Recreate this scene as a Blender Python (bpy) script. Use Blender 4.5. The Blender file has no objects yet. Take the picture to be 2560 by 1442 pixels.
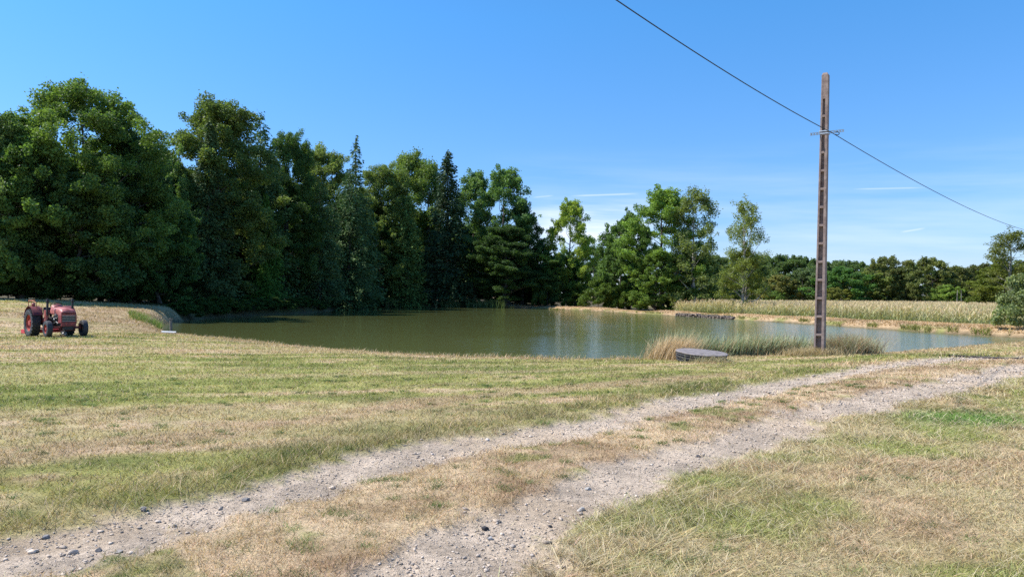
import bpy, bmesh, math, random
import numpy as np
from mathutils import Vector, Matrix, Euler

R = math.radians
scene = bpy.context.scene
col = scene.collection

# ------------------------------------------------------------ camera
CAM_H = 1.65
cam_d = bpy.data.cameras.new("camera")
cam = bpy.data.objects.new("camera", cam_d)
col.objects.link(cam)
cam_d.lens = 26.0
cam_d.sensor_width = 36.0
cam_d.clip_start = 0.05
cam_d.clip_end = 8000
PITCH = math.atan((738 - 721) / 1849.0)
ROLL = 0.007
cam.matrix_world = (Matrix.Translation((0, 0, CAM_H)) @ Euler((R(90) + PITCH, 0, 0)).to_matrix().to_4x4()
                    @ Matrix.Rotation(ROLL, 4, 'Z'))
scene.camera = cam
_CM = cam.matrix_world.copy()

def ray(px, py):
    d = _CM.to_3x3() @ Vector(((px - 1280) / 1849.0, -(py - 721) / 1849.0, -1))
    return d
def at(px, py, Y):
    d = ray(px, py); k = Y / d.y
    return Vector((d.x * k, Y, CAM_H + d.z * k))
def atz(px, py, z):
    d = ray(px, py); k = (z - CAM_H) / d.z
    return Vector((d.x * k, d.y * k, z))

# ------------------------------------------------------------ light and sky
SUN_EL = R(50)
SUN_AZ = R(-84)          # angle from +Y towards +X
sd = Vector((math.sin(SUN_AZ) * math.cos(SUN_EL), math.cos(SUN_AZ) * math.cos(SUN_EL), math.sin(SUN_EL)))
sun_d = bpy.data.lights.new("sun", 'SUN')
sun_d.energy = 4.2
sun_d.angle = R(0.53)
sun_d.color = (1.0, 0.95, 0.88)
sun = bpy.data.objects.new("sun", sun_d)
sun.rotation_euler = sd.to_track_quat('Z', 'Y').to_euler()
sun.location = (0, 0, 60)
col.objects.link(sun)

world = bpy.data.worlds.new("World")
scene.world = world
world.use_nodes = True
wn, wl = world.node_tree.nodes, world.node_tree.links
wn.clear()
w_out = wn.new('ShaderNodeOutputWorld')
w_bg = wn.new('ShaderNodeBackground'); w_bg.inputs[1].default_value = 0.088
sky = wn.new('ShaderNodeTexSky'); sky.sky_type = 'NISHITA'; sky.sun_disc = False
sky.sun_elevation = SUN_EL; sky.sun_rotation = SUN_AZ
sky.altitude = 300; sky.air_density = 1.0; sky.dust_density = 0.35; sky.ozone_density = 2.2
tint = wn.new('ShaderNodeMix'); tint.data_type = 'RGBA'; tint.blend_type = 'MULTIPLY'; tint.inputs[0].default_value = 1.0
wl.new(sky.outputs[0], tint.inputs[6])
tc = wn.new('ShaderNodeTexCoord')
sep = wn.new('ShaderNodeSeparateXYZ'); wl.new(tc.outputs['Generated'], sep.inputs[0])
def wmath(op, a, b=None, clamp=False):
    n = wn.new('ShaderNodeMath'); n.operation = op; n.use_clamp = clamp
    for i, v in enumerate((a, b)):
        if v is None: continue
        if isinstance(v, (int, float)): n.inputs[i].default_value = v
        else: wl.new(v, n.inputs[i])
    return n.outputs[0]
az = wmath('ARCTAN2', sep.outputs[0], sep.outputs[1])
el = wmath('ARCSINE', sep.outputs[2])
gr = wn.new('ShaderNodeMapRange'); gr.inputs[1].default_value = 0.02; gr.inputs[2].default_value = 0.36; wl.new(el, gr.inputs[0])
gm = wn.new('ShaderNodeMix'); gm.data_type = 'RGBA'; wl.new(gr.outputs[0], gm.inputs[0])
gm.inputs[6].default_value = (0.66, 0.78, 1.10, 1); gm.inputs[7].default_value = (0.50, 1.09, 1.5, 1)
wl.new(gm.outputs[2], tint.inputs[7])
cmb = wn.new('ShaderNodeCombineXYZ')
wl.new(wmath('MULTIPLY', az, 3.2), cmb.inputs[0])
wl.new(wmath('ADD', wmath('MULTIPLY', el, 34.0), wmath('MULTIPLY', az, 1.5)), cmb.inputs[1])
cn = wn.new('ShaderNodeTexNoise'); cn.inputs['Scale'].default_value = 1.0; cn.inputs['Detail'].default_value = 5
cn.inputs['Roughness'].default_value = 0.55
wl.new(cmb.outputs[0], cn.inputs['Vector'])
cr = wn.new('ShaderNodeMapRange'); cr.inputs[1].default_value = 0.38; cr.inputs[2].default_value = 0.66
wl.new(cn.outputs[0], cr.inputs[0])
m1 = wn.new('ShaderNodeMapRange'); m1.inputs[1].default_value = 0.20; m1.inputs[2].default_value = 0.08
wl.new(el, m1.inputs[0])
m2 = wn.new('ShaderNodeMapRange'); m2.inputs[1].default_value = -0.06; m2.inputs[2].default_value = 0.04
wl.new(az, m2.inputs[0])
mask = wmath('MULTIPLY', wmath('MULTIPLY', cr.outputs[0], m1.outputs[0]), m2.outputs[0])
mask = wmath('MULTIPLY', mask, 0.33, True)
# contrails: (az0, el0, az1, el1, half width, strength)
def streak(a0, e0, a1, e1, w, s):
    k = (e1 - e0) / (a1 - a0)
    dlt = wmath('ABSOLUTE', wmath('SUBTRACT', wmath('SUBTRACT', el, e0), wmath('MULTIPLY', wmath('SUBTRACT', az, a0), k)))
    a = wn.new('ShaderNodeMapRange'); a.inputs[1].default_value = w; a.inputs[2].default_value = 0; wl.new(dlt, a.inputs[0])
    mid, half = (a0 + a1) / 2, abs(a1 - a0) / 2
    b = wn.new('ShaderNodeMapRange'); b.inputs[1].default_value = half; b.inputs[2].default_value = half * 0.55
    wl.new(wmath('ABSOLUTE', wmath('SUBTRACT', az, mid)), b.inputs[0])
    return wmath('MULTIPLY', wmath('MULTIPLY', a.outputs[0], b.outputs[0]), s)
def azel(px, py):
    d = ray(px, py).normalized(); return math.atan2(d.x, d.y), math.asin(d.z)
for (p0, p1, w, s) in (((1425, 490), (1600, 484), .0016, .45), ((2130, 473), (2320, 469), .0014, .35),
                       ((2250, 581), (2315, 570), .0015, .4), ((1330, 494), (1385, 489), .0014, .3)):
    mask = wmath('ADD', mask, streak(*azel(*p0), *azel(*p1), w, s), True)
mask = wmath('ADD', mask, wmath('MULTIPLY', streak(*azel(1290, 575), *azel(1680, 560), .045, 1.0), wmath('ADD', cr.outputs[0], .25)), True)
cm = wn.new('ShaderNodeMix'); cm.data_type = 'RGBA'
wl.new(mask, cm.inputs[0]); wl.new(tint.outputs[2], cm.inputs[6]); cm.inputs[7].default_value = (6.4, 7.2, 8.4, 1)
wl.new(cm.outputs[2], w_bg.inputs[0]); wl.new(w_bg.outputs[0], w_out.inputs[0])

scene.view_settings.view_transform = 'Standard'
scene.view_settings.look = 'None'
scene.view_settings.exposure = 0.78
scene.view_settings.gamma = 1.0
try:
    scene.cycles.use_denoising = False
    scene.cycles.max_bounces = 8
    scene.cycles.transparent_max_bounces = 8
except Exception:
    pass

# ------------------------------------------------------------ numpy helpers
rng = np.random.default_rng(7)

def _hash(ix, iy, seed):
    h = (ix.astype(np.int64) * 374761393 + iy.astype(np.int64) * 668265263 + seed * 1442695041) & 0xFFFFFFFF
    h = ((h ^ (h >> 13)) * 1274126177) & 0xFFFFFFFF
    h = h ^ (h >> 16)
    return (h & 0xFFFFFF) / float(0xFFFFFF)
def vnoise(x, y, seed=0):
    ix, iy = np.floor(x), np.floor(y)
    fx, fy = x - ix, y - iy
    fx = fx * fx * (3 - 2 * fx); fy = fy * fy * (3 - 2 * fy)
    a = _hash(ix, iy, seed); b = _hash(ix + 1, iy, seed); c = _hash(ix, iy + 1, seed); d = _hash(ix + 1, iy + 1, seed)
    return (a * (1 - fx) + b * fx) * (1 - fy) + (c * (1 - fx) + d * fx) * fy
def fbm(x, y, seed=0, octv=4, rough=0.5):
    s = 0; a = 1; t = 0
    for o in range(octv):
        s = s + a * vnoise(x * 2 ** o + 17.3 * o, y * 2 ** o + 9.1 * o, seed + o); t += a; a *= rough
    return s / t
def sstep(a, b, x):
    t = np.clip((x - a) / (b - a), 0, 1); return t * t * (3 - 2 * t)
def mixc(c1, c2, t):
    t = np.asarray(t)[..., None]; return c1 * (1 - t) + c2 * t

def make_mesh(name, verts, faces, mat=None, color=None, parent=None, smooth=False, link=True):
    """faces: list of int arrays (n,3) or (n,4)"""
    me = bpy.data.meshes.new(name)
    verts = np.asarray(verts, dtype=np.float32)
    if not isinstance(faces, (list, tuple)): faces = [faces]
    faces = [np.asarray(f, dtype=np.int32) for f in faces if len(f)]
    nl = sum(f.size for f in faces); nf = sum(len(f) for f in faces)
    me.vertices.add(len(verts)); me.loops.add(nl); me.polygons.add(nf)
    me.vertices.foreach_set('co', verts.ravel())
    me.loops.foreach_set('vertex_index', np.concatenate([f.ravel() for f in faces]))
    tot = np.concatenate([np.full(len(f), f.shape[1], np.int32) for f in faces])
    st = np.concatenate([[0], np.cumsum(tot)[:-1]]).astype(np.int32)
    me.polygons.foreach_set('loop_start', st)
    me.polygons.foreach_set('loop_total', tot)
    if smooth: me.polygons.foreach_set('use_smooth', np.ones(nf, dtype=bool))
    me.update(calc_edges=True)
    if color is not None:
        ca = me.color_attributes.new('Col', 'FLOAT_COLOR', 'POINT')
        c4 = np.ones((len(verts), 4), np.float32); c4[:, :3] = color
        ca.data.foreach_set('color', c4.ravel())
    if mat: me.materials.append(mat)
    o = bpy.data.objects.new(name, me)
    if link: col.objects.link(o)
    if parent: o.parent = parent
    return o

def tag(o, label=None, cat=None, group=None, kind=None):
    if label: o['label'] = label
    if cat: o['category'] = cat
    if group: o['group'] = group
    if kind: o['kind'] = kind
    return o
def empty(name, loc, rz=0):
    o = bpy.data.objects.new(name, None); col.objects.link(o)
    o.location = loc; o.rotation_euler = (0, 0, rz); o.empty_display_size = 0.3
    return o

# ------------------------------------------------------------ materials
def new_mat(name):
    m = bpy.data.materials.new(name); m.use_nodes = True
    n, l = m.node_tree.nodes, m.node_tree.links
    b = n['Principled BSDF']
    return m, n, l, b
def simple(name, c, rough=0.6, metal=0.0, var=0.25, scale=8.0, bump=0.0, c2=None, coat=0, spec=None):
    m, n, l, b = new_mat(name)
    b.inputs['Roughness'].default_value = rough; b.inputs['Metallic'].default_value = metal
    if coat: b.inputs['Coat Weight'].default_value = coat
    if spec is not None: b.inputs['Specular IOR Level'].default_value = spec
    t = n.new('ShaderNodeTexCoord'); no = n.new('ShaderNodeTexNoise')
    no.inputs['Scale'].default_value = scale; no.inputs['Detail'].default_value = 6; no.inputs['Roughness'].default_value = 0.65
    l.new(t.outputs['Object'], no.inputs['Vector'])
    r = n.new('ShaderNodeValToRGB'); l.new(no.outputs[0], r.inputs[0])
    c2 = c2 or tuple(x * (1 - var) for x in c)
    r.color_ramp.elements[0].position = 0.38; r.color_ramp.elements[1].position = 0.62
    r.color_ramp.elements[0].color = (*c2, 1); r.color_ramp.elements[1].color = (*c, 1)
    l.new(r.outputs[0], b.inputs['Base Color'])
    if bump:
        bp = n.new('ShaderNodeBump'); bp.inputs['Strength'].default_value = bump; bp.inputs['Distance'].default_value = 0.02
        l.new(no.outputs[0], bp.inputs['Height']); l.new(bp.outputs[0], b.inputs['Normal'])
    return m
def leaf_mat(name, transl=0.35, rough=0.55, tintable=True, tmul=(1.1, 1.15, 0.5)):
    m, n, l, b = new_mat(name)
    out = n['Material Output']
    a = n.new('ShaderNodeAttribute'); a.attribute_name = 'Col'
    c = a.outputs['Color']
    if tintable:
        oi = n.new('ShaderNodeObjectInfo')
        mx = n.new('ShaderNodeMix'); mx.data_type = 'RGBA'; mx.blend_type = 'MULTIPLY'; mx.inputs[0].default_value = 1
        l.new(c, mx.inputs[6]); l.new(oi.outputs['Color'], mx.inputs[7]); c = mx.outputs[2]
    l.new(c, b.inputs['Base Color'])
    b.inputs['Roughness'].default_value = rough
    b.inputs['Specular IOR Level'].default_value = 0.25
    tr = n.new('ShaderNodeBsdfTranslucent')
    m3 = n.new('ShaderNodeMix'); m3.data_type = 'RGBA'; m3.blend_type = 'MULTIPLY'; m3.inputs[0].default_value = 1
    l.new(c, m3.inputs[6]); m3.inputs[7].default_value = (*tmul, 1)
    l.new(m3.outputs[2], tr.inputs['Color'])
    ms = n.new('ShaderNodeMixShader'); ms.inputs[0].default_value = transl
    l.new(b.outputs[0], ms.inputs[1]); l.new(tr.outputs[0], ms.inputs[2])
    l.new(ms.outputs[0], out.inputs[0])
    return m
M_LEAF = leaf_mat("broad_leaves", 0.42)
M_NEEDLE = leaf_mat("needles", 0.12, 0.7, tmul=(1, 1.1, .6))
M_GRASS = leaf_mat("grass_blades", 0.3, 0.6, tintable=False, tmul=(1.05, 1.05, .7))
M_BARK = simple("bark", (0.13, 0.105, 0.085), 0.9, var=0.5, scale=3, bump=.5)
M_BARKPALE = simple("pale_bark", (0.42, 0.39, 0.34), 0.85, scale=2.5, c2=(0.12, 0.11, 0.09), bump=.4)

# ------------------------------------------------------------ pond outline and ground height
ZW = -0.6
far_px = [(403, 818), (408, 813), (420, 809), (450, 803), (504, 796), (600, 790), (700, 785.5), (800, 780), (838, 774.5),
          (856, 770.5), (900, 767.5), (1000, 768), (1100, 768.5), (1180, 769), (1250, 770), (1350, 772), (1500, 778),
          (1700, 790), (1900, 803), (2100, 815.5), (2300, 830), (2450, 839), (2540, 844), (2600, 847)]
far_w = [atz(px, py, ZW) for px, py in far_px]
lip_px = [(424, 831, 39.2), (480, 836, 37), (600, 848, 33.5), (800, 868, 28.2), (1000, 883, 24.9), (1200, 893, 22.9), (1400, 897, 22.4),
          (1600, 896, 22.5), (1800, 893, 22.9), (2050, 887, 23.8), (2180, 882, 24.7), (2300, 871, 27.0), (2450, 859, 30.6), (2560, 851, 33.6)]
lip_w = [at(*p) for p in lip_px]
near_w = []
for p in lip_w[::-1]:
    d = Vector((p.x, p.y, 0)).normalized() * 1.0
    near_w.append(Vector((p.x + d.x, p.y + d.y, ZW)))
pts = [(p.x, p.y) for p in far_w] + [(27.6, 38.6), (27.2, 36.2)] + [(p.x, p.y) for p in near_w] 
def catmull(P, n=6, closed=True):
    P = np.array(P, float); out = []; N = len(P)
    rngi = range(N) if closed else range(N - 1)
    for i in rngi:
        if closed: p0, p1, p2, p3 = P[i - 1], P[i], P[(i + 1) % N], P[(i + 2) % N]
        else: p0, p1, p2, p3 = P[max(i - 1, 0)], P[i], P[i + 1], P[min(i + 2, N - 1)]
        for k in range(n):
            t = k / n
            out.append(0.5 * ((2 * p1) + (-p0 + p2) * t + (2 * p0 - 5 * p1 + 4 * p2 - p3) * t ** 2 + (-p0 + 3 * p1 - 3 * p2 + p3) * t ** 3))
    if not closed: out.append(P[-1])
    return np.array(out)
POND = catmull(pts, 5)
def seg_dist(x, y, P, closed=True):
    """distance, signed side of nearest segment, param"""
    best = np.full(x.shape, 1e9); side = np.zeros(x.shape)
    N = len(P)
    for i in range(N if closed else N - 1):
        a = P[i]; b = P[(i + 1) % N]; ab = b - a; L = ab @ ab + 1e-12
        t = np.clip(((x - a[0]) * ab[0] + (y - a[1]) * ab[1]) / L, 0, 1)
        dx = x - a[0] - t * ab[0]; dy = y - a[1] - t * ab[1]
        d = dx * dx + dy * dy
        m = d < best
        best = np.where(m, d, best)
        side = np.where(m, np.sign(ab[0] * dy - ab[1] * dx), side)
    return np.sqrt(best), side
def inside(x, y, P):
    c = np.zeros(x.shape, bool); N = len(P)
    for i in range(N):
        x1, y1 = P[i]; x2, y2 = P[(i + 1) % N]
        if y1 == y2: continue
        m = (y1 > y) != (y2 > y)
        xi = (x2 - x1) * (y - y1) / (y2 - y1) + x1
        c ^= m & (x < xi)
    return c
def pond_sd(x, y):
    d, _ = seg_dist(x, y, POND)
    d = np.where(inside(x, y, POND), -d, d)
    return d

ctrl = [(0, 0, 0), (-8, 3, 0), (8, 3, 0.02), (0, 8, 0), (-7, -8, 0), (7, -8, 0), (0, 12, -.02), (-8, 12, 0), (8, 12, .02), (0, 17, -.12),
        (-20, 12, 0), (22, 12, 0.05), (15, 20, .02), (9.5, 22, -.05), (-22, 22, -.05), (-40, 20, 0.1), (45, 20, .1), (0, -60, 0), (-60, -20, 0), (60, -20, 0),
        (26, 30, -.1), (40, 34, -.1), (36, 44, -.2), (60, 30, 0)]
ctrl += [tuple(p) for p in lip_w]
for p in [(119, 843, 29.5), (205, 840, 30.6), (0, 843, 31), (0, 748, 55), (100, 749, 57), (200, 752, 60), (300, 757, 63), (330, 776, 52),
          (395, 806, 45.5), (500, 757, 82), (650, 752, 94), (850, 752, 122), (1000, 750, 142), (1150, 752, 142), (1300, 757, 140),
          (250, 800, 42), (330, 815, 40)]:
    ctrl.append(tuple(at(*p)))
for (px, py), p in zip(far_px, far_w):
    if px < 1300 or px > 2580: continue
    L = p.xy.length; q = p.xy / L
    for ds, z in ((2.5, -.17), (8.5, -.25)):
        v = q * (L + ds); ctrl.append((v.x, v.y, z))
    if px >= 1650:
        for ds in (15, 30, 60, 110): v = q * (L + ds); ctrl.append((v.x, v.y, -.85))
    else:
        for ds in (25, 60): v = q * (L + ds); ctrl.append((v.x, v.y, -.5))
ctrl += [(-70, 90, 1.1), (-90, 60, 1.1), (-60, 140, 1.1), (0, 200, .4), (60, 260, -.8), (150, 260, -.8), (150, 120, -.8), (-120, 200, 1), (250, 60, -.5), (-200, 0, .5)]
C = np.array(ctrl)
_S = 50.0
def _U(r2):
    return 0.5 * r2 * np.log(r2 + 1e-9)
_n = len(C)
_X = C[:, :2] / _S
_K = _U(((_X[:, None] - _X[None]) ** 2).sum(-1)) + np.eye(_n) * 2e-4
_P = np.c_[np.ones(_n), _X]
_A = np.block([[_K, _P], [_P.T, np.zeros((3, 3))]])
_w = np.linalg.solve(_A, np.r_[C[:, 2], np.zeros(3)])
def base_z(x, y):
    z = _w[_n] + _w[_n + 1] * x / _S + _w[_n + 2] * y / _S
    for i in range(_n):
        z = z + _w[i] * _U((x / _S - _X[i, 0]) ** 2 + (y / _S - _X[i, 1]) ** 2)
    r = np.hypot(x, y)
    k = sstep(180, 330, r)
    return np.clip(z, -1.0, 1.25) * (1 - k) + (-0.6) * k

rut1_px = [(-420, 1500), (0, 1395), (250, 1340), (500, 1283), (750, 1218), (900, 1168), (1200, 1112), (1500, 1055), (1800, 990), (2000, 951), (2200, 920), (2400, 900), (2560, 889), (2750, 879)]
rut2_px = [(850, 1600), (1065, 1442), (1235, 1345), (1420, 1255), (1625, 1172), (1850, 1100), (2040, 1038), (2210, 996), (2400, 961), (2560, 926), (2750, 903)]
band_px = [(-200, 1180), (0, 1150), (400, 1103), (800, 1045), (1100, 1000), (1400, 965), (1650, 944), (1900, 925)]
def wpoly(P, z=0.0): return np.array([tuple(atz(px, py, z).xy) for px, py in P])
_r1 = wpoly(rut1_px); _r2 = wpoly(rut2_px)
_r1 = np.vstack([[_r1[0] + (_r1[0] - _r1[1]) * 3], _r1, [_r1[-1] + (_r1[-1] - _r1[-2]) * 6]])
_r2 = np.vstack([[_r2[0] + (_r2[0] - _r2[1]) * 4], _r2, [_r2[-1] + (_r2[-1] - _r2[-2]) * 6]])
RUT1 = catmull(_r1, 4, False); RUT2 = catmull(_r2, 4, False)
BAND = catmull(wpoly(band_px), 3, False)

def rutmask(x, y):
    d1, s1 = seg_dist(x, y, RUT1, False); d2, s2 = seg_dist(x, y, RUT2, False)
    nz = (fbm(x * 1.1, y * 1.1, 3) - .5) * .65 + (fbm(x * 6, y * 6, 5) - .5) * .6
    w1 = 0.41 + 0.0 * x; w2 = 0.46 - 0.08 * sstep(9, 4, np.hypot(x, y))
    a1 = sstep(0.20, -0.18, d1 - w1 + nz); a2 = sstep(0.20, -0.18, d2 - w2 + nz)
    return np.maximum(a1, a2), d1, s1, d2, s2

def ground_z(x, y, rut=None):
    x = np.asarray(x, float); y = np.asarray(y, float)
    b = base_z(x, y)
    sd_ = pond_sd(x, y)
    rr = np.hypot(x, y)
    sdn = sd_ + (fbm(x * .5, y * .5, 11) - .5) * .35
    wb = np.where(y < 40, 0.95, 1.5)
    wb = np.clip(0.95 + (y - 38) * .03, .95, 2.2)
    k = np.clip(sdn / wb, 0, 1); k = 1 - (1 - k) ** 2
    land = ZW + (b - ZW) * k
    landlow = b < ZW
    z = np.where(sdn > 0, land, ZW - np.minimum(-sdn * .5, 1.5))
    z = np.where((sdn > wb) | (landlow & (sdn > 0)), b, z)
    if rut is not None: z = z - rut * .035
    z = z + (fbm(x * .35, y * .35, 21) - .5) * .08 * sstep(3, 8, rr) + (fbm(x * 2.2, y * 2.2, 23) - .5) * .03
    return z
def gz(x, y):
    a_, b_ = np.array([float(x)]), np.array([float(y)])
    return float(ground_z(a_, b_, rutmask(a_, b_)[0])[0])

GRN = np.array([0.195, 0.215, 0.055]); YEL = np.array([0.37, 0.35, 0.115]); STR = np.array([0.58, 0.425, 0.27])
BRN = np.array([0.285, 0.19, 0.11]); DRK = np.array([0.06, 0.085, 0.02]); GRAV = np.array([0.585, 0.465, 0.35]); TAN = np.array([0.46, 0.315, 0.17])
SOIL = np.array([0.06, 0.045, 0.03])
WOOD = np.array([tuple(at(*p).xy) for p in [(-500, 748, 54), (0, 748, 56), (100, 749, 58), (200, 752, 61), (300, 757, 65), (400, 757, 72), (500, 757, 80), (650, 752, 93), (850, 752, 120), (1000, 750, 140), (1150, 752, 140), (1300, 757, 140), (1340, 757, 136), (1500, 757, 124), (1650, 757, 112), (1720, 757, 110)]])
WOODP = np.vstack([WOOD, [(40, 300), (-250, 300), (-250, 40)]])
def ground_col(x, y):
    rm, d1, s1, d2, s2 = rutmask(x, y)
    r = np.hypot(x, y)
    n3 = fbm(x / 9, y / 6, 31); n1 = fbm(x / 1.7, y / 1.3, 37); n0 = fbm(x / .35, y / .35, 41)
    al = x * .93 + y * .33; ac = y * .93 - x * .33 + .5 * np.sin(x * .12)
    st = fbm(al / 5, ac / .55, 43); st2 = fbm(al / 9, ac / 1.6, 47)
    g = .58 + 1.0 * (n3 - .5) + 1.2 * (n1 - .5) + .8 * (n0 - .5) + 1.2 * (st - .5)
    c = mixc(GRN, YEL, sstep(.05, .62, g)); c = mixc(c, STR, sstep(.55, 1.05, g) * .85)
    c = mixc(c, STR, sstep(.50, .68, st2) * .5); c = mixc(c, STR * 1.05, sstep(.60, .70, st) * .7)
    c = mixc(c, BRN, sstep(.62, .8, fbm(al / 2.5, ac / .4, 53)) * .5)
    yg = np.exp(-(((x + 9) / 6) ** 2 + ((y - 15.5) / 3.2) ** 2))
    c = mixc(c, mixc(np.array([.27, .32, .06]), YEL, n1), np.clip(yg, 0, 1) * .55)
    # old worn band in the lawn
    db, _ = seg_dist(x, y, BAND, False)
    c = mixc(c, mixc(BRN * 1.25, STR, n0), sstep(.62, .12, db + (n1 - .5) * .9) * .7)
    c = mixc(c, mixc(BRN * 1.25, STR, n1), sstep(.35, .05, np.abs(db - 1.9) + (n1 - .5) * .9) * .35)
    # fresh green verge on the lawn side of the first rut
    left = (s1 > 0)
    vg = sstep(2.0, .75, d1 + (n1 - .5) * 1.6) * left
    c = mixc(c, mixc(GRN * .8, YEL * .9, sstep(.35, .75, n0 * .6 + n1 * .4)), vg * .6 * sstep(22, 14, r))
    # strip between the ruts
    mid = (s1 < 0) & (s2 > 0) & (r < 60)
    mc = mixc(STR * np.array([1.1, 1.1, 1.1]), BRN * 1.3, sstep(.40, .66, n0 * .5 + n1 * .5)); mc = mixc(mc, GRN * 1.1, sstep(.60, .76, fbm(x / .7, y / .5, 59)) * .8)
    c = np.where(mid[:, None], mixc(c, mc, np.full(x.shape, .9)), c)
    # right verge of long grass
    rv = (s2 < 0) & (r < 60)
    rc = mixc(YEL * np.array([1.4, 1.2, 2.0]), GRN * np.array([1.75, 1.6, 2.0]), sstep(.40, .66, fbm(x / 1.1, y / .9, 61)))
    rc = mixc(rc, mixc(STR, BRN * 1.4, n0), sstep(.42, .62, fbm(x / 1.3, y / 1.0, 67)) * .68)
    gp = np.exp(-(((x - 6.2) / .9) ** 2 + ((y - 10.2) / .7) ** 2)); rc = mixc(rc, np.array([.13, .26, .04]), np.clip(gp * 1.1, 0, .85))
    c = np.where(rv[:, None], rc, c)
    # gravel ruts
    gc = mixc(GRAV, GRAV * .78, sstep(.35, .7, n0)); gc = mixc(gc, STR * .9, sstep(.55, .75, n1) * .4)
    c = mixc(c, gc, rm)
    # banks
    sdp = pond_sd(x, y)
    lip = sstep(2.6, .9, sdp + (n1 - .5) * 1.2) * (y < 41) * (x < 26)
    c = mixc(c, mixc(STR, BRN * 1.2, n0), lip * .65)
    farb = (y > 41) & (sdp < 12) & (x > -2)
    tb = mixc(TAN, STR, n1 * .8); tb = mixc(tb, YEL * .85, sstep(4.5, 7, sdp + (n1 - .5) * 2) * .5)
    tb = mixc(tb, BRN, sstep(.5, .7, fbm(x / 3, y / 3, 71)) * .5); tb = mixc(tb, GRN * 1.2, sstep(1.2, .4, sdp) * sstep(.5, .62, fbm(x / 2.2, y / 2.2, 73)) * .8)
    c = np.where(farb[:, None], tb, c)
    # left mound of hay-coloured ground
    mound = sstep(34, 42, y) * (x < -6) * sstep(-34, -27, x)
    c = mixc(c, mixc(STR * .78, BRN * 1.0, sstep(.3, .62, fbm(x / .8, y / .5, 79))), mound * .75)
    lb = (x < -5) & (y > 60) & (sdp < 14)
    c = np.where(lb[:, None], mixc(SOIL * 1.1, GRN * .45, n1), c)  # left bank: the wood's shade painted in as dark soil and dimmed green
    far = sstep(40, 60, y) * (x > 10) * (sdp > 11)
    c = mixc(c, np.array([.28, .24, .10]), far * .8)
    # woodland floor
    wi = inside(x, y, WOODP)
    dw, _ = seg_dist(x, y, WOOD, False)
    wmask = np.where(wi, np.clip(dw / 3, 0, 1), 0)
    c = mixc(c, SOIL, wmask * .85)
    # mud under water
    c = mixc(c, np.array([.10, .085, .05]), sstep(.35, -.1, sdp))
    c = np.clip(c, 0.01, .9)
    return c, rm

# ground sheet: one polar grid round the viewpoint, fine in front
ang = np.unique(np.concatenate([np.arange(-180, -45, 3.0), np.arange(-45, 45, .16), np.arange(45, 180, 3.0)]).round(4))
ang = np.radians(ang[(ang >= -180) & (ang < 180)])
rad = np.concatenate([[0.6, 1.5, 2.4], np.exp(np.linspace(math.log(3.0), math.log(260), 470)), [300, 360, 450, 600, 900, 1500, 3000]])
AA, RR = np.meshgrid(ang, rad)
gx = (np.sin(AA) * RR).ravel(); gy = (np.cos(AA) * RR).ravel()
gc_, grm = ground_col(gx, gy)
gz_ = ground_z(gx, gy, grm)
na, nr = len(ang), len(rad)
ii = np.arange(nr - 1)[:, None] * na; jj = np.arange(na)[None]
j2 = (jj + 1) % na
F = np.stack([ii + jj, ii + j2, ii + na + j2, ii + na + jj], -1).reshape(-1, 4)[:, ::-1]
verts = np.c_[gx, gy, gz_]
verts = np.vstack([verts, [[0, 0, 0]]])
ctr = len(verts) - 1
F3 = np.stack([np.full(na, ctr), j2[0], np.arange(na)], -1)[:, ::-1]
gcol = np.vstack([gc_, gc_[:1]])
m, n, l, b = new_mat("ground_turf")
a = n.new('ShaderNodeAttribute'); a.attribute_name = 'Col'
geo = n.new('ShaderNodeNewGeometry')
n1_ = n.new('ShaderNodeTexNoise'); n1_.inputs['Scale'].default_value = 22; n1_.inputs['Detail'].default_value = 8; n1_.inputs['Roughness'].default_value = .75
n2_ = n.new('ShaderNodeTexNoise'); n2_.inputs['Scale'].default_value = 2.6; n2_.inputs['Detail'].default_value = 8; n2_.inputs['Roughness'].default_value = .75
l.new(geo.outputs['Position'], n1_.inputs['Vector']); l.new(geo.outputs['Position'], n2_.inputs['Vector'])
mr = n.new('ShaderNodeMapRange'); mr.inputs[1].default_value = .3; mr.inputs[2].default_value = .7; mr.inputs[3].default_value = .62; mr.inputs[4].default_value = 1.32
l.new(n1_.outputs[0], mr.inputs[0])
mr2 = n.new('ShaderNodeMapRange'); mr2.inputs[1].default_value = .3; mr2.inputs[2].default_value = .7; mr2.inputs[3].default_value = .72; mr2.inputs[4].default_value = 1.25
l.new(n2_.outputs[0], mr2.inputs[0])
mm = n.new('ShaderNodeMath'); mm.operation = 'MULTIPLY'; l.new(mr.outputs[0], mm.inputs[0]); l.new(mr2.outputs[0], mm.inputs[1])
mv = n.new('ShaderNodeVectorMath'); mv.operation = 'SCALE'; l.new(a.outputs['Color'], mv.inputs[0]); l.new(mm.outputs[0], mv.inputs['Scale'])
l.new(mv.outputs[0], b.inputs['Base Color']); b.inputs['Roughness'].default_value = .95; b.inputs['Specular IOR Level'].default_value = .1
bp = n.new('ShaderNodeBump'); bp.inputs['Strength'].default_value = .8; bp.inputs['Distance'].default_value = .03
l.new(n1_.outputs[0], bp.inputs['Height'])
bp2 = n.new('ShaderNodeBump'); bp2.inputs['Strength'].default_value = .7; bp2.inputs['Distance'].default_value = .12
l.new(n2_.outputs[0], bp2.inputs['Height']); l.new(bp.outputs[0], bp2.inputs['Normal']); l.new(bp2.outputs[0], b.inputs['Normal'])
M_GROUND = m
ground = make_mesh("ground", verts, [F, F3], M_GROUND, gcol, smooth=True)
tag(ground, "mown sunburnt lawn and banks around the pond with a gravel track", "ground", kind='structure')

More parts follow.
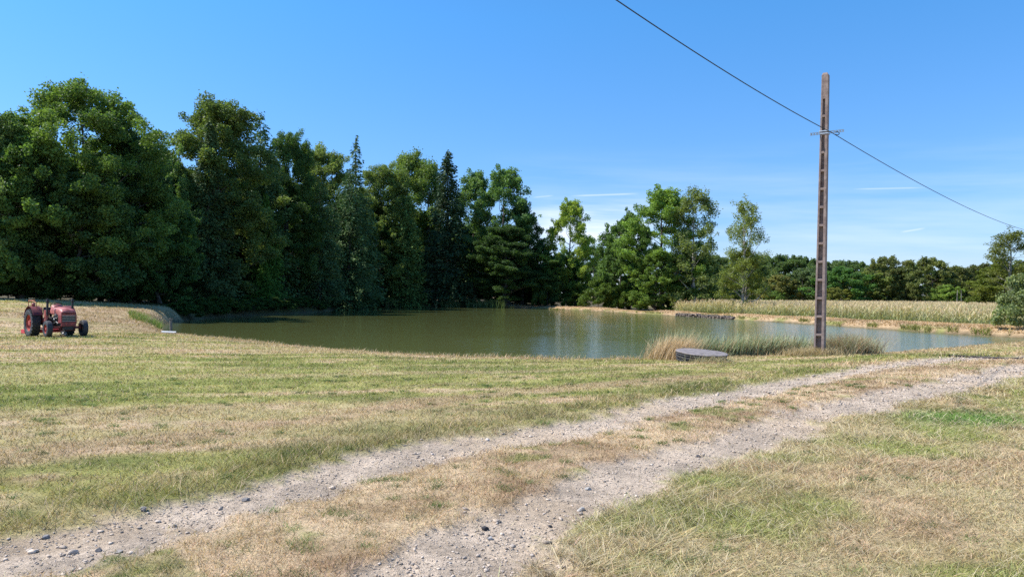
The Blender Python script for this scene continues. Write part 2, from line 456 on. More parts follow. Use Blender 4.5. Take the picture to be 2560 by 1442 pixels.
# ------------------------------------------------------------ pond water
P = POND
nrm = np.roll(P, -1, 0) - np.roll(P, 1, 0); nrm = np.c_[nrm[:, 1], -nrm[:, 0]]; nrm /= np.linalg.norm(nrm, axis=1)[:, None]
sgn = 1 if not inside(np.array([P[10, 0] + nrm[10, 0] * .3]), np.array([P[10, 1] + nrm[10, 1] * .3]), P)[0] else -1
Q = P + nrm * sgn * .55
bm = bmesh.new()
vs = [bm.verts.new((q[0], q[1], ZW)) for q in Q]
f = bm.faces.new(vs); f.normal_update()
if f.normal.z < 0: f.normal_flip()
bmesh.ops.triangulate(bm, faces=bm.faces[:])
me = bpy.data.meshes.new("pond_water"); bm.to_mesh(me); bm.free()
water = bpy.data.objects.new("pond_water", me); col.objects.link(water)
m, n, l, b = new_mat("pond_water")
b.inputs['Base Color'].default_value = (0.120, 0.135, 0.046, 1)
b.inputs['Roughness'].default_value = .03; b.inputs['IOR'].default_value = 1.42
geo = n.new('ShaderNodeNewGeometry')
mp = n.new('ShaderNodeMapping'); mp.inputs['Scale'].default_value = (.32, 1.5, 1); mp.inputs['Rotation'].default_value = (0, 0, R(7))
l.new(geo.outputs['Position'], mp.inputs['Vector'])
wn1 = n.new('ShaderNodeTexNoise'); wn1.inputs['Scale'].default_value = 3.2; wn1.inputs['Detail'].default_value = 4; wn1.inputs['Roughness'].default_value = .55
l.new(mp.outputs[0], wn1.inputs['Vector'])
sx = n.new('ShaderNodeSeparateXYZ'); l.new(geo.outputs['Position'], sx.inputs[0])
wn2 = n.new('ShaderNodeTexNoise'); wn2.inputs['Scale'].default_value = .05; wn2.inputs['Detail'].default_value = 3
l.new(geo.outputs['Position'], wn2.inputs['Vector'])
def wm(op, a, b_):
    q = n.new('ShaderNodeMath'); q.operation = op
    for i_, v_ in enumerate((a, b_)):
        if isinstance(v_, (int, float)): q.inputs[i_].default_value = v_
        else: l.new(v_, q.inputs[i_])
    return q.outputs[0]
wxr = n.new('ShaderNodeMapRange'); wxr.inputs[1].default_value = -14; wxr.inputs[2].default_value = 28; wxr.inputs[3].default_value = 0; wxr.inputs[4].default_value = 1.5; l.new(sx.outputs[0], wxr.inputs[0])
wind = wm('ADD', wxr.outputs[0], wm('MULTIPLY', wn2.outputs[0], 1.2))
mr = n.new('ShaderNodeMapRange'); mr.inputs[1].default_value = 1.0; mr.inputs[2].default_value = 2.1; mr.inputs[3].default_value = .45; mr.inputs[4].default_value = 2.8
l.new(wind, mr.inputs[0])
mrr = n.new('ShaderNodeMapRange'); mrr.inputs[1].default_value = .5; mrr.inputs[2].default_value = 2.0; mrr.inputs[3].default_value = .02; mrr.inputs[4].default_value = .10
l.new(wind, mrr.inputs[0]); l.new(mrr.outputs[0], b.inputs['Roughness'])
bp = n.new('ShaderNodeBump'); bp.inputs['Distance'].default_value = .02
l.new(mr.outputs[0], bp.inputs['Strength']); l.new(wn1.outputs[0], bp.inputs['Height']); l.new(bp.outputs[0], b.inputs['Normal'])
me.materials.append(m)
tag(water, "murky green rippled water of the pond", "water", kind='structure')

# ------------------------------------------------------------ blades (grass, reeds, corn, needles)
def blades(root, h, w, az, lean, curve, segs, colr, tipcol=None, twist=None):
    """root (N,3); returns verts, faces, colors"""
    N = len(root)
    dirx, diry = np.cos(az), np.sin(az)
    tw = az + np.pi / 2 if twist is None else twist
    wx, wy = np.cos(tw), np.sin(tw)
    V = np.empty((N, segs + 1, 2, 3), np.float32); Cc = np.empty((N, segs + 1, 2, 3), np.float32)
    tipcol = colr if tipcol is None else tipcol
    for s in range(segs + 1):
        t = s / segs
        out = h * (lean * t + curve * t * t)
        up = h * (t - .35 * np.abs(curve) * t * t)
        ww = w * (1 - t ** 1.6) * .5 + w * .03
        cx = root[:, 0] + dirx * out; cy = root[:, 1] + diry * out; cz = root[:, 2] + up
        for k, sg in enumerate((-1, 1)):
            V[:, s, k, 0] = cx + wx * ww * sg; V[:, s, k, 1] = cy + wy * ww * sg; V[:, s, k, 2] = cz
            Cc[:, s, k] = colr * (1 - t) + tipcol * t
    base = (np.arange(N) * (segs + 1) * 2)[:, None]
    Fs = []
    for s in range(segs):
        Fs.append(base + np.array([[s * 2, s * 2 + 1, s * 2 + 3, s * 2 + 2]]))
    return V.reshape(-1, 3), np.concatenate(Fs), Cc.reshape(-1, 3)
def join(parts):
    vo = 0; V = []; Fq = []; Cc = []
    for v, f, c in parts:
        V.append(v); Fq.append(f + vo); Cc.append(c); vo += len(v)
    return np.concatenate(V), np.concatenate(Fq), np.concatenate(Cc)

def fan(N, r0, r1, p, a0=-44, a1=44):
    """radius pdf ~ r^-p * r"""
    e = 2 - p
    u = rng.random(N)
    r = (r0 ** e + u * (r1 ** e - r0 ** e)) ** (1 / e)
    a = np.radians(rng.uniform(a0, a1, N))
    return np.sin(a) * r, np.cos(a) * r, r

# short mown turf
x, y, r = fan(520000, 3.3, 46, 1.62)
c, rm = ground_col(x, y)
sdp = pond_sd(x, y)
_, d1, s1, d2, s2 = rutmask(x, y)
tuft = fbm(x / .28, y / .28, 83)
keep = (rng.random(len(x)) > rm * .97) & (sdp > .15) & (tuft + rng.random(len(x)) * .5 > .52)
x, y, r, c, d1, s1, d2, s2, tuft = [q[keep] for q in (x, y, r, c, d1, s1, d2, s2, tuft)]
zz = ground_z(x, y)
N = len(x)
verge = np.exp(-((d1 - .9) / .45) ** 2) * (s1 > 0)
h = rng.uniform(.02, .055, N) * (1 + 1.1 * verge) * (.6 + .9 * tuft) * (1 + .25 * sstep(12, 30, r))
w = np.maximum(.0038, r * .0008) * rng.uniform(.6, 1.4, N)
cv = c * rng.uniform(.5, 1.55, (N, 1)) * (1 + rng.normal(0, .06, (N, 3)))
dry = rng.random(N) < .16
cv[dry] = STR * rng.uniform(.8, 1.35, (dry.sum(), 1))
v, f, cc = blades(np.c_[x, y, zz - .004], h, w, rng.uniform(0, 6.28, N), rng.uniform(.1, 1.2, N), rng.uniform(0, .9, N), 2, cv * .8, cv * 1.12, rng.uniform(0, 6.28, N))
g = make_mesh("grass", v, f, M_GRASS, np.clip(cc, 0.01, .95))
tag(g, "short mown grass, part green and part straw, covering the lawn and track strip", "grass", kind='stuff')

# long shaggy grass on the right verge and green tussocks
def long_grass(N, xs, ys, rs, name, label, hm=1.0):
    c, rm = ground_col(xs, ys); _, d1, s1, d2, s2 = rutmask(xs, ys)
    zz = ground_z(xs, ys)
    tf = fbm(xs / .45, ys / .45, 91)
    k = (s2 < 0) & (rm < .5) & (d2 > .38) & (tf + rng.random(len(xs)) * .5 > .62)
    xs, ys, rs, c, zz, tf, d2 = [q[k] for q in (xs, ys, rs, c, zz, tf, d2)]
    n_ = len(xs)
    edge = np.exp(-((d2 - .85) / .4) ** 2)
    hh = rng.uniform(.05, .13, n_) * (.5 + 1.0 * tf) * (1 + .5 * edge) * hm
    ww = np.maximum(.0052, rs * .0008) * rng.uniform(.6, 1.4, n_)
    cv = c * rng.uniform(.5, 1.55, (n_, 1)) * (1 + rng.normal(0, .07, (n_, 3)))
    dry = rng.random(n_) < .30
    cv[dry] = np.array([.62, .52, .34]) * rng.uniform(.75, 1.3, (dry.sum(), 1))
    azm = 2 * np.pi * fbm(xs / .8, ys / .8, 97) * 2 + rng.normal(0, 1.5, n_)
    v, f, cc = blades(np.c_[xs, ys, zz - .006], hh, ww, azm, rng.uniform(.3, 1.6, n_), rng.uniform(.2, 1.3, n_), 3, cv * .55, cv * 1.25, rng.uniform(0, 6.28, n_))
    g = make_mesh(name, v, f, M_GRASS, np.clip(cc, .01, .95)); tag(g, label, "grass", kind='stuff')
x, y, r = fan(190000, 3.3, 24, 1.35, -12, 46)
long_grass(0, x, y, r, "long_grass", "long pale green and straw coloured grass beside the gravel track", .66)

# green rosettes in the dry strip and lawn
x, y, r = fan(900, 4, 16, 1.1, -40, 40)
rm, d1, s1, d2, s2 = rutmask(x, y)
k = (rm < .35) & (((s1 < 0) & (s2 > 0)) | (rng.random(len(x)) < .4)); x, y, r = x[k], y[k], r[k]
K = 60
cx = np.repeat(x, K) + rng.normal(0, .045, len(x) * K); cy = np.repeat(y, K) + rng.normal(0, .035, len(x) * K); n_ = len(cx)
cg = np.repeat(np.array([[.10, .15, .04]]) * rng.uniform(.7, 1.5, (len(x), 1)), K, 0) * rng.uniform(.6, 1.4, (n_, 1))
v, f, cc = blades(np.c_[cx, cy, ground_z(cx, cy) - .003], rng.uniform(.02, .06, n_), np.maximum(.003, np.hypot(cx, cy) * .0006), rng.uniform(0, 6.28, n_), rng.uniform(.3, 1.3, n_), rng.uniform(0, 1, n_), 2, cg, cg * 1.2, rng.uniform(0, 6.28, n_))
g = make_mesh("turf_tufts", v, f, M_GRASS, np.clip(cc, .01, .9)); tag(g, "low dark green tufts growing through the dry strip and lawn", "grass", kind='stuff')

# ------------------------------------------------------------ gravel and stones
t_ = (1 + 5 ** .5) / 2
ico = np.array([(-1, t_, 0), (1, t_, 0), (-1, -t_, 0), (1, -t_, 0), (0, -1, t_), (0, 1, t_), (0, -1, -t_), (0, 1, -t_), (t_, 0, -1), (t_, 0, 1), (-t_, 0, -1), (-t_, 0, 1)]) / 1.9
icf = np.array([(0, 11, 5), (0, 5, 1), (0, 1, 7), (0, 7, 10), (0, 10, 11), (1, 5, 9), (5, 11, 4), (11, 10, 2), (10, 7, 6), (7, 1, 8), (3, 9, 4), (3, 4, 2), (3, 2, 6), (3, 6, 8), (3, 8, 9), (4, 9, 5), (2, 4, 11), (6, 2, 10), (8, 6, 7), (9, 8, 1)])
def rocks(x, y, size, flat=.45, colr=None, sink=.25):
    N = len(x)
    z = ground_z(x, y, rutmask(x, y)[0])
    d = ico[None] * (1 + rng.uniform(-.5, .4, (N, 12, 1)))
    sc = np.stack([size * rng.uniform(.7, 1.35, N), size * rng.uniform(.6, 1.0, N), size * rng.uniform(.35, .8, N) * flat / .55], -1)
    d = d * sc[:, None] * .5
    a = rng.uniform(0, 6.28, N); ca, sa = np.cos(a)[:, None], np.sin(a)[:, None]
    X = d[..., 0] * ca - d[..., 1] * sa; Yy = d[..., 0] * sa + d[..., 1] * ca
    V = np.stack([X + x[:, None], Yy + y[:, None], d[..., 2] + z[:, None] + (size * (.25 - sink * .5))[:, None]], -1)
    Fr = icf[None] + (np.arange(N) * 12)[:, None, None]
    Cc = np.repeat(colr[:, None], 12, 1)
    return V.reshape(-1, 3), Fr.reshape(-1, 3), Cc.reshape(-1, 3)
m, n, l, b = new_mat("gravel_stone")
a = n.new('ShaderNodeAttribute'); a.attribute_name = 'Col'
no = n.new('ShaderNodeTexNoise'); no.inputs['Scale'].default_value = 60; no.inputs['Detail'].default_value = 4
geo = n.new('ShaderNodeNewGeometry'); l.new(geo.outputs['Position'], no.inputs['Vector'])
mr = n.new('ShaderNodeMapRange'); mr.inputs[1].default_value = .3; mr.inputs[2].default_value = .7; mr.inputs[3].default_value = .75; mr.inputs[4].default_value = 1.2; l.new(no.outputs[0], mr.inputs[0])
mv = n.new('ShaderNodeVectorMath'); mv.operation = 'SCALE'; l.new(a.outputs['Color'], mv.inputs[0]); l.new(mr.outputs[0], mv.inputs['Scale'])
l.new(mv.outputs[0], b.inputs['Base Color']); b.inputs['Roughness'].default_value = .9
M_STONE = m
x, y, r = fan(230000, 3.4, 34, 1.5)
rm, d1, s1, d2, s2 = rutmask(x, y)
k = (rng.random(len(x)) < rm ** 1.3) & (fbm(x / .5, y / .35, 101) + rng.random(len(x)) * .6 > .6)
x, y, r = x[k], y[k], r[k]
size = np.maximum(.010, r * .0013) * rng.lognormal(0, .55, len(x))
size = np.minimum(size, .075)
tone = rng.uniform(.4, 1.12, (len(x), 1)); warm = rng.random((len(x), 1))
cr_ = (np.array([.55, .465, .39]) * warm + np.array([.62, .49, .37]) * (1 - warm)) * tone
v, f, cc = rocks(x, y, size, colr=cr_)
g = make_mesh("gravel", v, f, M_STONE, np.clip(cc, .02, .8)); tag(g, "crushed pinkish grey gravel lying in the two wheel ruts", "gravel", kind='stuff')
print('gravel', len(x))

def stone_obj(px, py, size, c, label, flat=.7):
    p = atz(px, py, -0.02)
    bm = bmesh.new(); bmesh.ops.create_icosphere(bm, subdivisions=3, radius=.5)
    rs = random.Random(int(px * 7 + py)); dirs = [Vector((rs.uniform(-1, 1), rs.uniform(-1, 1), rs.uniform(-1, 1))).normalized() for _ in range(9)]
    offs = [rs.uniform(.26, .42) for _ in dirs]
    for v_ in bm.verts:
        for d_, o_ in zip(dirs, offs):
            q = v_.co.dot(d_)
            if q > o_: v_.co -= d_ * (q - o_)
        v_.co.z *= flat; v_.co.x *= 1.25
        v_.co *= size * .7
    me = bpy.data.meshes.new("stone"); bm.to_mesh(me); bm.free()
    o = bpy.data.objects.new("stone", me); col.objects.link(o)
    o.location = (p.x, p.y, gz(p.x, p.y) + size * .10); o.rotation_euler = (0, 0, rs.uniform(0, 3))
    me.materials.append(simple("stone_mat", c, .9, var=.3, scale=20, bump=.4))
    tag(o, label, "stone", "loose stones on the gravel track")
stone_obj(1212, 1322, .075, (.045, .042, .045), "near-black angular stone lying at the edge of the right wheel rut")
stone_obj(112, 1340, .075, (.26, .24, .23), "grey stone at the far left edge of the left wheel rut")
stone_obj(248, 1372, .06, (.13, .125, .13), "dark grey stone in the left wheel rut near the left border")
stone_obj(298, 1376, .07, (.34, .31, .28), "flat pale grey stone beside a dark stone at the bottom left of the track", .4)
stone_obj(1470, 1225, .07, (.48, .45, .41), "whitish rounded stone at the top of the heap of gravel lumps")
stone_obj(1452, 1275, .085, (.5, .46, .41), "largest pale stone at the foot of the gravel heap in the right rut")
stone_obj(1375, 1315, .05, (.07, .065, .065), "small dark stone in the right rut, near the pale heap")
stone_obj(1745, 1137, .075, (.08, .075, .08), "dark stone in the right rut, farthest from the camera")
stone_obj(615, 1247, .085, (.24, .22, .21), "mid grey lump in the middle of the left wheel rut")
stone_obj(358, 1280, .085, (.26, .24, .23), "grey stone on the grassy edge of the left wheel rut")
stone_obj(1225, 1345, .065, (.42, .39, .36), "pale grey stone just below the near-black one")

# ------------------------------------------------------------ tubes for trunks and limbs
def tube(points, radii, sides=6):
    P = np.array(points, float); n_ = len(P)
    T = np.gradient(P, axis=0); T /= np.linalg.norm(T, axis=1)[:, None] + 1e-9
    ref = np.array([0, 0, 1.0]) if abs(T[0, 2]) < .9 else np.array([1.0, 0, 0])
    V = []
    for i in range(n_):
        u = np.cross(T[i], ref); u /= np.linalg.norm(u) + 1e-9; w_ = np.cross(T[i], u)
        for k in range(sides):
            a_ = 2 * np.pi * k / sides
            V.append(P[i] + radii[i] * (np.cos(a_) * u + np.sin(a_) * w_))
    Fq = []
    for i in range(n_ - 1):
        for k in range(sides):
            k2 = (k + 1) % sides
            Fq.append((i * sides + k, i * sides + k2, (i + 1) * sides + k2, (i + 1) * sides + k))
    return np.array(V), np.array(Fq)
def join2(parts):
    vo = 0; V = []; Fq = []
    for v, f in parts:
        V.append(v); Fq.append(f + vo); vo += len(v)
    return np.concatenate(V), np.concatenate(Fq)

def leaf_cards(cen, L, Wd, colr, rg, updroop=0.0, axis=None):
    """diamond leaf sprays, random orientation. cen (N,3)"""
    N = len(cen)
    a_ = rg.normal(size=(N, 3)) if axis is None else axis + rg.normal(size=(N, 3)) * .35
    a_[:, 2] -= updroop
    a_ /= np.linalg.norm(a_, axis=1)[:, None] + 1e-9
    q = rg.normal(size=(N, 3)); b_ = np.cross(a_, q); b_ /= np.linalg.norm(b_, axis=1)[:, None] + 1e-9
    L = L[:, None]; Wd = Wd[:, None]
    V = np.stack([cen - a_ * L * .5, cen + b_ * Wd * .5 - a_ * L * .05, cen + a_ * L * .5, cen - b_ * Wd * .5 - a_ * L * .05], 1)
    Fq = np.arange(N * 4).reshape(N, 4)
    return V.reshape(-1, 3), Fq, np.repeat(colr, 4, 0)

def broad_tree(seed, H, W, th, nclump, nleaf, leaf, prof, dens=1.0, colA=(.062, .10, .032), colB=(.21, .275, .075), cl_r=.075, r_in=.35, trunk_r=.018, sparse=0.0, vary=.35):
    """returns (trunk mesh arrays, crown mesh arrays)"""
    rg = np.random.default_rng(seed)
    # trunk
    npt = 9
    tz = np.linspace(0, H * .93, npt)
    wob = np.cumsum(rg.normal(0, H * .008, (npt, 2)), 0); wob[0] = 0
    tp = np.c_[wob, tz]
    tr = H * trunk_r * (1 - np.linspace(0, 1, npt) ** .9 * .93); tr[0] *= 1.35
    br = [tube(tp, tr, 8)]
    C_, Rr = [], []
    nl = int(16 + 12 * rg.random())
    limbs = []
    for i in range(nl):
        t0 = th + (0.9 - th) * (i + rg.random()) / nl
        a_ = i * 2.4 + rg.normal(0, .5)
        base = np.array([np.interp(t0 * H, tz, tp[:, 0]), np.interp(t0 * H, tz, tp[:, 1]), t0 * H])
        te = min(.98, t0 + rg.uniform(.06, .22))
        re = W / 2 * np.interp(te, *prof) * rg.uniform(.6, 1.0)
        end = np.array([np.cos(a_) * re, np.sin(a_) * re, te * H])
        mid = (base + end) / 2 + np.array([0, 0, -.06 * re]) + rg.normal(0, .04 * W, 3)
        pp = np.array([base, base * .6 + mid * .4, mid, mid * .45 + end * .55, end])
        r0 = np.interp(t0 * H, tz, tr) * .55
        br.append(tube(pp, np.linspace(r0, r0 * .15, 5), 5))
        limbs.append((pp, r0))
        for j in range(3):
            s = rg.uniform(.4, .95); q = mid * (1 - s) + end * s
            e2 = q + rg.normal(0, .09 * W, 3) + np.array([0, 0, .03 * H])
            br.append(tube(np.array([q, (q + e2) / 2 + rg.normal(0, .01 * W, 3), e2]), [r0 * .25, r0 * .16, r0 * .05], 4))
            C_.append(e2); C_.append(end + rg.normal(0, .04 * W, 3))
    # envelope: boughs (macro lobes), each carrying several clumps
    nm = max(14, int(nclump / 11)); MB = []
    for q in range(nm):
        t = th * .8 + (1 - th * .8) * ((q + rg.random()) / nm) ** .9
        a_ = q * 2.399 + rg.normal(0, .5)
        lob = 1 + vary * .5 * math.sin(a_ * 3 + seed + t * 5) + vary * .5 * math.sin(a_ * 5 + t * 9 + seed * 2)
        rr = W / 2 * np.interp(t, *prof) * lob * (r_in + .12 + (.88 - r_in) * rg.random() ** .4)
        MB.append((np.array([np.cos(a_) * rr, np.sin(a_) * rr, t * H]), rg.uniform(.7, 1.3) * .085 * (H + W) / 2, rg.random()))
    BT = []
    nb0 = len(C_)
    while len(C_) < nclump:
        if rg.random() < .2:
            t = th * .8 + (1 - th * .8) * rg.random() ** .85; a_ = rg.uniform(0, 2 * np.pi)
            rr = W / 2 * np.interp(t, *prof) * (r_in + (1 - r_in) * rg.random() ** .6) * .9
            C_.append(np.array([np.cos(a_) * rr, np.sin(a_) * rr, t * H])); BT.append(.3)
        else:
            mc, mr_, bt = MB[rg.integers(nm)]
            v_ = rg.normal(size=3); v_ /= np.linalg.norm(v_); v_[2] = v_[2] * .7 + .15
            C_.append(mc + v_ * mr_ * rg.uniform(.35, 1.1)); BT.append(bt)
    BT = np.array([.5] * nb0 + BT)[:nclump]
    C_ = np.array(C_)[:nclump]
    nc = len(C_)
    cr__ = H * cl_r * rg.uniform(.55, 1.3, nc)
    per = rg.poisson(nleaf / nc * .9 * (cr__ / cr__.mean()) ** 2)
    idx = np.repeat(np.arange(nc), per)
    N = len(idx)
    off = rg.normal(size=(N, 3)); off /= np.linalg.norm(off, axis=1)[:, None]
    oc = C_ - np.array([0, 0, H * .45]); oc /= np.linalg.norm(oc, axis=1)[:, None] + 1e-6
    oc = oc + np.array([0, 0, .7]) + rg.normal(0, .45, oc.shape); oc /= np.linalg.norm(oc, axis=1)[:, None]
    par = (off * oc[idx]).sum(1, keepdims=True) * oc[idx]
    off = (off - par) * .85 + par * 1.25
    off *= (rg.random((N, 1)) ** .45) * np.where(rg.random((N, 1)) < .13, rg.uniform(1, 1.5, (N, 1)), 1) * np.array([1.0, 1.0, .78])
    cen = C_[idx] + off * cr__[idx][:, None]
    cen[:, 2] = np.maximum(cen[:, 2], .05 * H)
    tone = rg.random(nc)[idx] ** 1.4 * .35 + BT[idx] ** 1.5 * .4 + rg.random(N) * .25
    cA, cB = np.array(colA), np.array(colB)
    cc = cA * (1 - tone[:, None]) + cB * tone[:, None]
    cc *= rg.uniform(.7, 1.3, (N, 1))
    L = leaf * rg.uniform(.7, 1.4, N)
    crown = leaf_cards(cen, L, L * rg.uniform(.5, .8, N), cc, rg)
    return join2(br), crown

def conifer(seed, H, W, low, nlev, card, colA=(.04, .075, .028), colB=(.13, .19, .065), droop=.25, power=.85, dens=1.0, gap=.0, topthin=0.0):
    rg = np.random.default_rng(seed)
    tp = np.c_[np.cumsum(rg.normal(0, .006 * H, (8, 2)), 0) * .3, np.linspace(0, H, 8)]
    tr = H * .014 * (1 - np.linspace(0, 1, 8) * .97)
    br = [tube(tp, tr, 7)]
    cen, ax, cs = [], [], []
    for i in range(nlev):
        t = low + (1 - low) * (i / nlev)
        z0 = t * H
        Lm = W / 2 * ((1 - t) / (1 - low)) ** power + .02 * W
        if t > 1 - topthin: Lm *= .75
        nb = int(6 + 3 * rg.random())
        for j in range(nb):
            if rg.random() < gap: continue
            a_ = rg.uniform(0, 6.283); Lb = Lm * rg.uniform(.62, 1.12)
            d = np.array([np.cos(a_), np.sin(a_)])
            dr = droop * rg.uniform(.6, 1.3)
            ts = np.linspace(0, 1, 6)
            pp = np.c_[d[0] * ts * Lb, d[1] * ts * Lb, z0 + Lb * (-dr * ts + (dr * .75) * ts ** 2 + (.10 if t > .8 else 0) * ts)]
            if j % 2 == 0: br.append(tube(pp[[0, 2, 5]], [H * .003 * (1.2 - t), H * .002 * (1.2 - t), .004], 4))
            n_ = max(4, int(Lb / card * 7.5 * dens * (.5 if t > 1 - topthin else 1)))
            s = rg.random(n_) ** .75
            px_ = np.interp(s, ts, pp[:, 0]); py_ = np.interp(s, ts, pp[:, 1]); pz_ = np.interp(s, ts, pp[:, 2])
            side = rg.normal(0, .21 * Lb * (1.05 - s) + card * .25, n_)
            c_ = np.c_[px_ - d[1] * side, py_ + d[0] * side, pz_ - rg.normal(card * .3, card * .8, n_) - np.abs(side) * .15]
            cen.append(c_)
            ax.append(np.c_[np.full(n_, d[0]) - d[1] * np.sign(side) * .8, np.full(n_, d[1]) + d[0] * np.sign(side) * .8, np.full(n_, -dr - .25)])
            tone = rg.random() * .6 + rg.random(n_) * .4 
            cs.append((np.array(colA) * (1 - tone[:, None]) + np.array(colB) * tone[:, None]) * rg.uniform(.75, 1.25, (n_, 1)))
    cen = np.concatenate(cen); ax = np.concatenate(ax); cs = np.concatenate(cs)
    L = card * rg.uniform(.7, 1.5, len(cen))
    return join2(br), leaf_cards(cen, L, L * rg.uniform(.28, .5, len(cen)), cs, rg, axis=ax)

PR_ROUND = ([0, .12, .3, .5, .7, .85, .95, 1.0], [.45, .75, .95, 1.0, .9, .66, .38, .08])
PR_TALL = ([0, .15, .35, .55, .75, .9, 1.0], [.55, .8, 1.0, .98, .8, .5, .1])
PR_POP = ([0, .15, .3, .45, .6, .75, .88, 1.0], [.6, .85, .8, .9, 1.0, .85, .6, .15])
PR_BUSH = ([0, .1, .3, .55, .8, 1.0], [.85, 1.0, 1.0, .88, .6, .12])
PR_SPR = ([0, .2, .38, .45, .65, .82, 1.0], [.5, .95, 1.0, .72, .9, .7, .15])

PROTO = {}
def proto(key, H, W, builder, bark=None, needle=False, copies=None):
    (tv, tf), (cv, cf, cc) = builder
    t = make_mesh("trunk", tv, tf, bark or M_BARK, smooth=True, link=False)
    c = make_mesh("crown", cv, cf, M_NEEDLE if needle else M_LEAF, np.clip(cc, .004, .9), link=False)
    PROTO[key] = (H, W, t, c)
    print(key, len(cf))
proto('oakA', 18, 13, broad_tree(1, 18, 13, .08, 620, 150000, .18, PR_ROUND, cl_r=.040))
proto('oakB', 20, 11, broad_tree(2, 20, 11, .08, 560, 120000, .19, PR_TALL, cl_r=.036))
proto('oakC', 12, 9, broad_tree(3, 12, 9, .04, 420, 60000, .20, PR_ROUND, cl_r=.045))
proto('open', 20, 9, broad_tree(4, 20, 9, .3, 150, 30000, .24, PR_TALL, cl_r=.052, vary=.5))
proto('poplar', 16, 7.5, broad_tree(5, 16, 7.5, .1, 230, 30000, .24, PR_POP, cl_r=.048, vary=.35))
proto('poplarB', 16, 7.5, broad_tree(15, 16, 7.5, .1, 240, 36000, .24, PR_TALL, cl_r=.052, vary=.35))
proto('airy', 16, 8, broad_tree(33, 16, 8, .16, 360, 40000, .20, PR_TALL, cl_r=.036, r_in=.25, vary=.45, colA=(.075, .12, .04), colB=(.23, .30, .08)))
proto('birch', 14, 6.5, broad_tree(6, 14, 6.5, .12, 230, 13500, .17, PR_SPR, cl_r=.042, r_in=.25, colA=(.12, .15, .045), colB=(.2, .23, .07)), bark=M_BARKPALE)
proto('birchB', 14, 6.5, broad_tree(26, 14, 6.5, .12, 230, 19000, .18, PR_SPR, cl_r=.045, r_in=.25, colA=(.11, .14, .045), colB=(.19, .21, .07)), bark=M_BARKPALE)
proto('bush', 4, 5, broad_tree(7, 4, 5, .03, 130, 20000, .17, PR_BUSH, cl_r=.11, trunk_r=.012))
proto('farA', 10, 10, broad_tree(8, 10, 10, .03, 420, 26000, .27, PR_ROUND, cl_r=.05))
proto('farB', 10, 8, broad_tree(9, 10, 8, .03, 340, 22000, .27, PR_ROUND, cl_r=.055, vary=.4))
proto('spruceA', 26, 11, conifer(11, 26, 11, .03, 62, .42, droop=.45, power=.8), needle=True)
proto('spruceB', 24, 9, conifer(12, 24, 9, .03, 56, .40, droop=.25, power=.7), needle=True)
proto('fir', 22, 11, conifer(13, 22, 11, .04, 46, .42, droop=.12, power=.5, gap=.12, topthin=.18), needle=True)
proto('young', 10, 5, conifer(14, 10, 5, .02, 44, .26, droop=.15, power=.85, colA=(.05, .10, .02), colB=(.10, .19, .04)), needle=True)
proto('thinspruce', 26, 9, conifer(16, 26, 9, .04, 50, .42, droop=.3, power=.75, gap=.1, topthin=.3), needle=True)

rt = random.Random(5)
def tree(key, px, top_py, Y, wpx, label=None, cat="tree", tintc=(1, 1, 1), group=None, name="tree", rz=None, lean=0):
    H0, W0, t, c = PROTO[key]
    p = at(px, 745, Y); X = p.x
    z0 = gz(X, Y) - .05
    top = at(px, top_py, Y).z
    H = max(1.0, (top - z0) * (.955 if key in ('oakA', 'oakB', 'oakC', 'poplar', 'poplarB', 'airy', 'open', 'farA', 'farB') else 1)); W = wpx / 1849.0 * Y * (1.15 if key in ('oakA', 'oakB', 'oakC', 'open') else 1)
    o = empty(name, (X, Y, z0), rt.uniform(0, 6.28) if rz is None else rz)
    o.scale = (W / W0, W / W0, H / H0)
    if lean: o.rotation_euler = (0, lean, 0)
    tag(o, label, cat, group)
    for q in (t, c):
        d = q.copy(); col.objects.link(d); d.parent = o
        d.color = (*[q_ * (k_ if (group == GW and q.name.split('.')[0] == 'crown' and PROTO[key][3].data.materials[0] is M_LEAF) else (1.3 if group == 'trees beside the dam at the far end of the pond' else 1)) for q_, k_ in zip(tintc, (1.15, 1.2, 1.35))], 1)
    return o

# ------------------------------------------------------------ the wood on the left and along the back
GW = "trees at the edge of the wood"
B_ = "broadleaf_tree"
tree('oakA', -40, 285, 58, 260, "broadleaf tree cut off by the left border of the photo, behind the tall rounded tree", tintc=(.9, .95, 1.0), group=GW, name=B_)
tree('oakA', 205, 212, 63, 370, "tallest rounded broadleaf tree at the left, above and behind the tractor", tintc=(1.0, 1.08, .8), group=GW, name=B_, rz=1.0)
tree('oakC', 60, 330, 58.5, 270, "lower dense green tree in front at the left border behind the tractor", tintc=(.85, 1.0, .8), group=GW, name=B_)
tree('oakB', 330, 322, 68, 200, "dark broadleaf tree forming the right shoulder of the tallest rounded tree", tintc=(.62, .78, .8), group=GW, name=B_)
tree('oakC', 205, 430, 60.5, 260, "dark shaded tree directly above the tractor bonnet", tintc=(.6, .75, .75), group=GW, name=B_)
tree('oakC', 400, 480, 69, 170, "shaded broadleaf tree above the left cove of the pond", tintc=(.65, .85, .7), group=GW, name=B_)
tree('oakB', 540, 246, 84, 270, "tall olive green oak, second highest crown of the wood", tintc=(1.05, .98, .85), group=GW, name=B_)
tree('oakC', 430, 400, 78, 150, "mid green tree on the left flank of the tall olive oak", tintc=(1, 1.1, 1), group=GW, name=B_)
tree('spruceA', 520, 300, 79, 190, "drooping dark spruce standing in front of the tall olive oak", tintc=(1.0, 1.0, .9), group=GW, name="spruce_tree")
tree('fir', 645, 278, 92, 200, "bluish green fir with a broad rounded top, right of the olive oak", tintc=(1.0, 1.15, 1.1), group=GW, name="fir_tree")
tree('oakB', 722, 326, 98, 135, "dark tree at the right shoulder of the bluish fir", tintc=(.7, .85, .7), group=GW, name=B_)
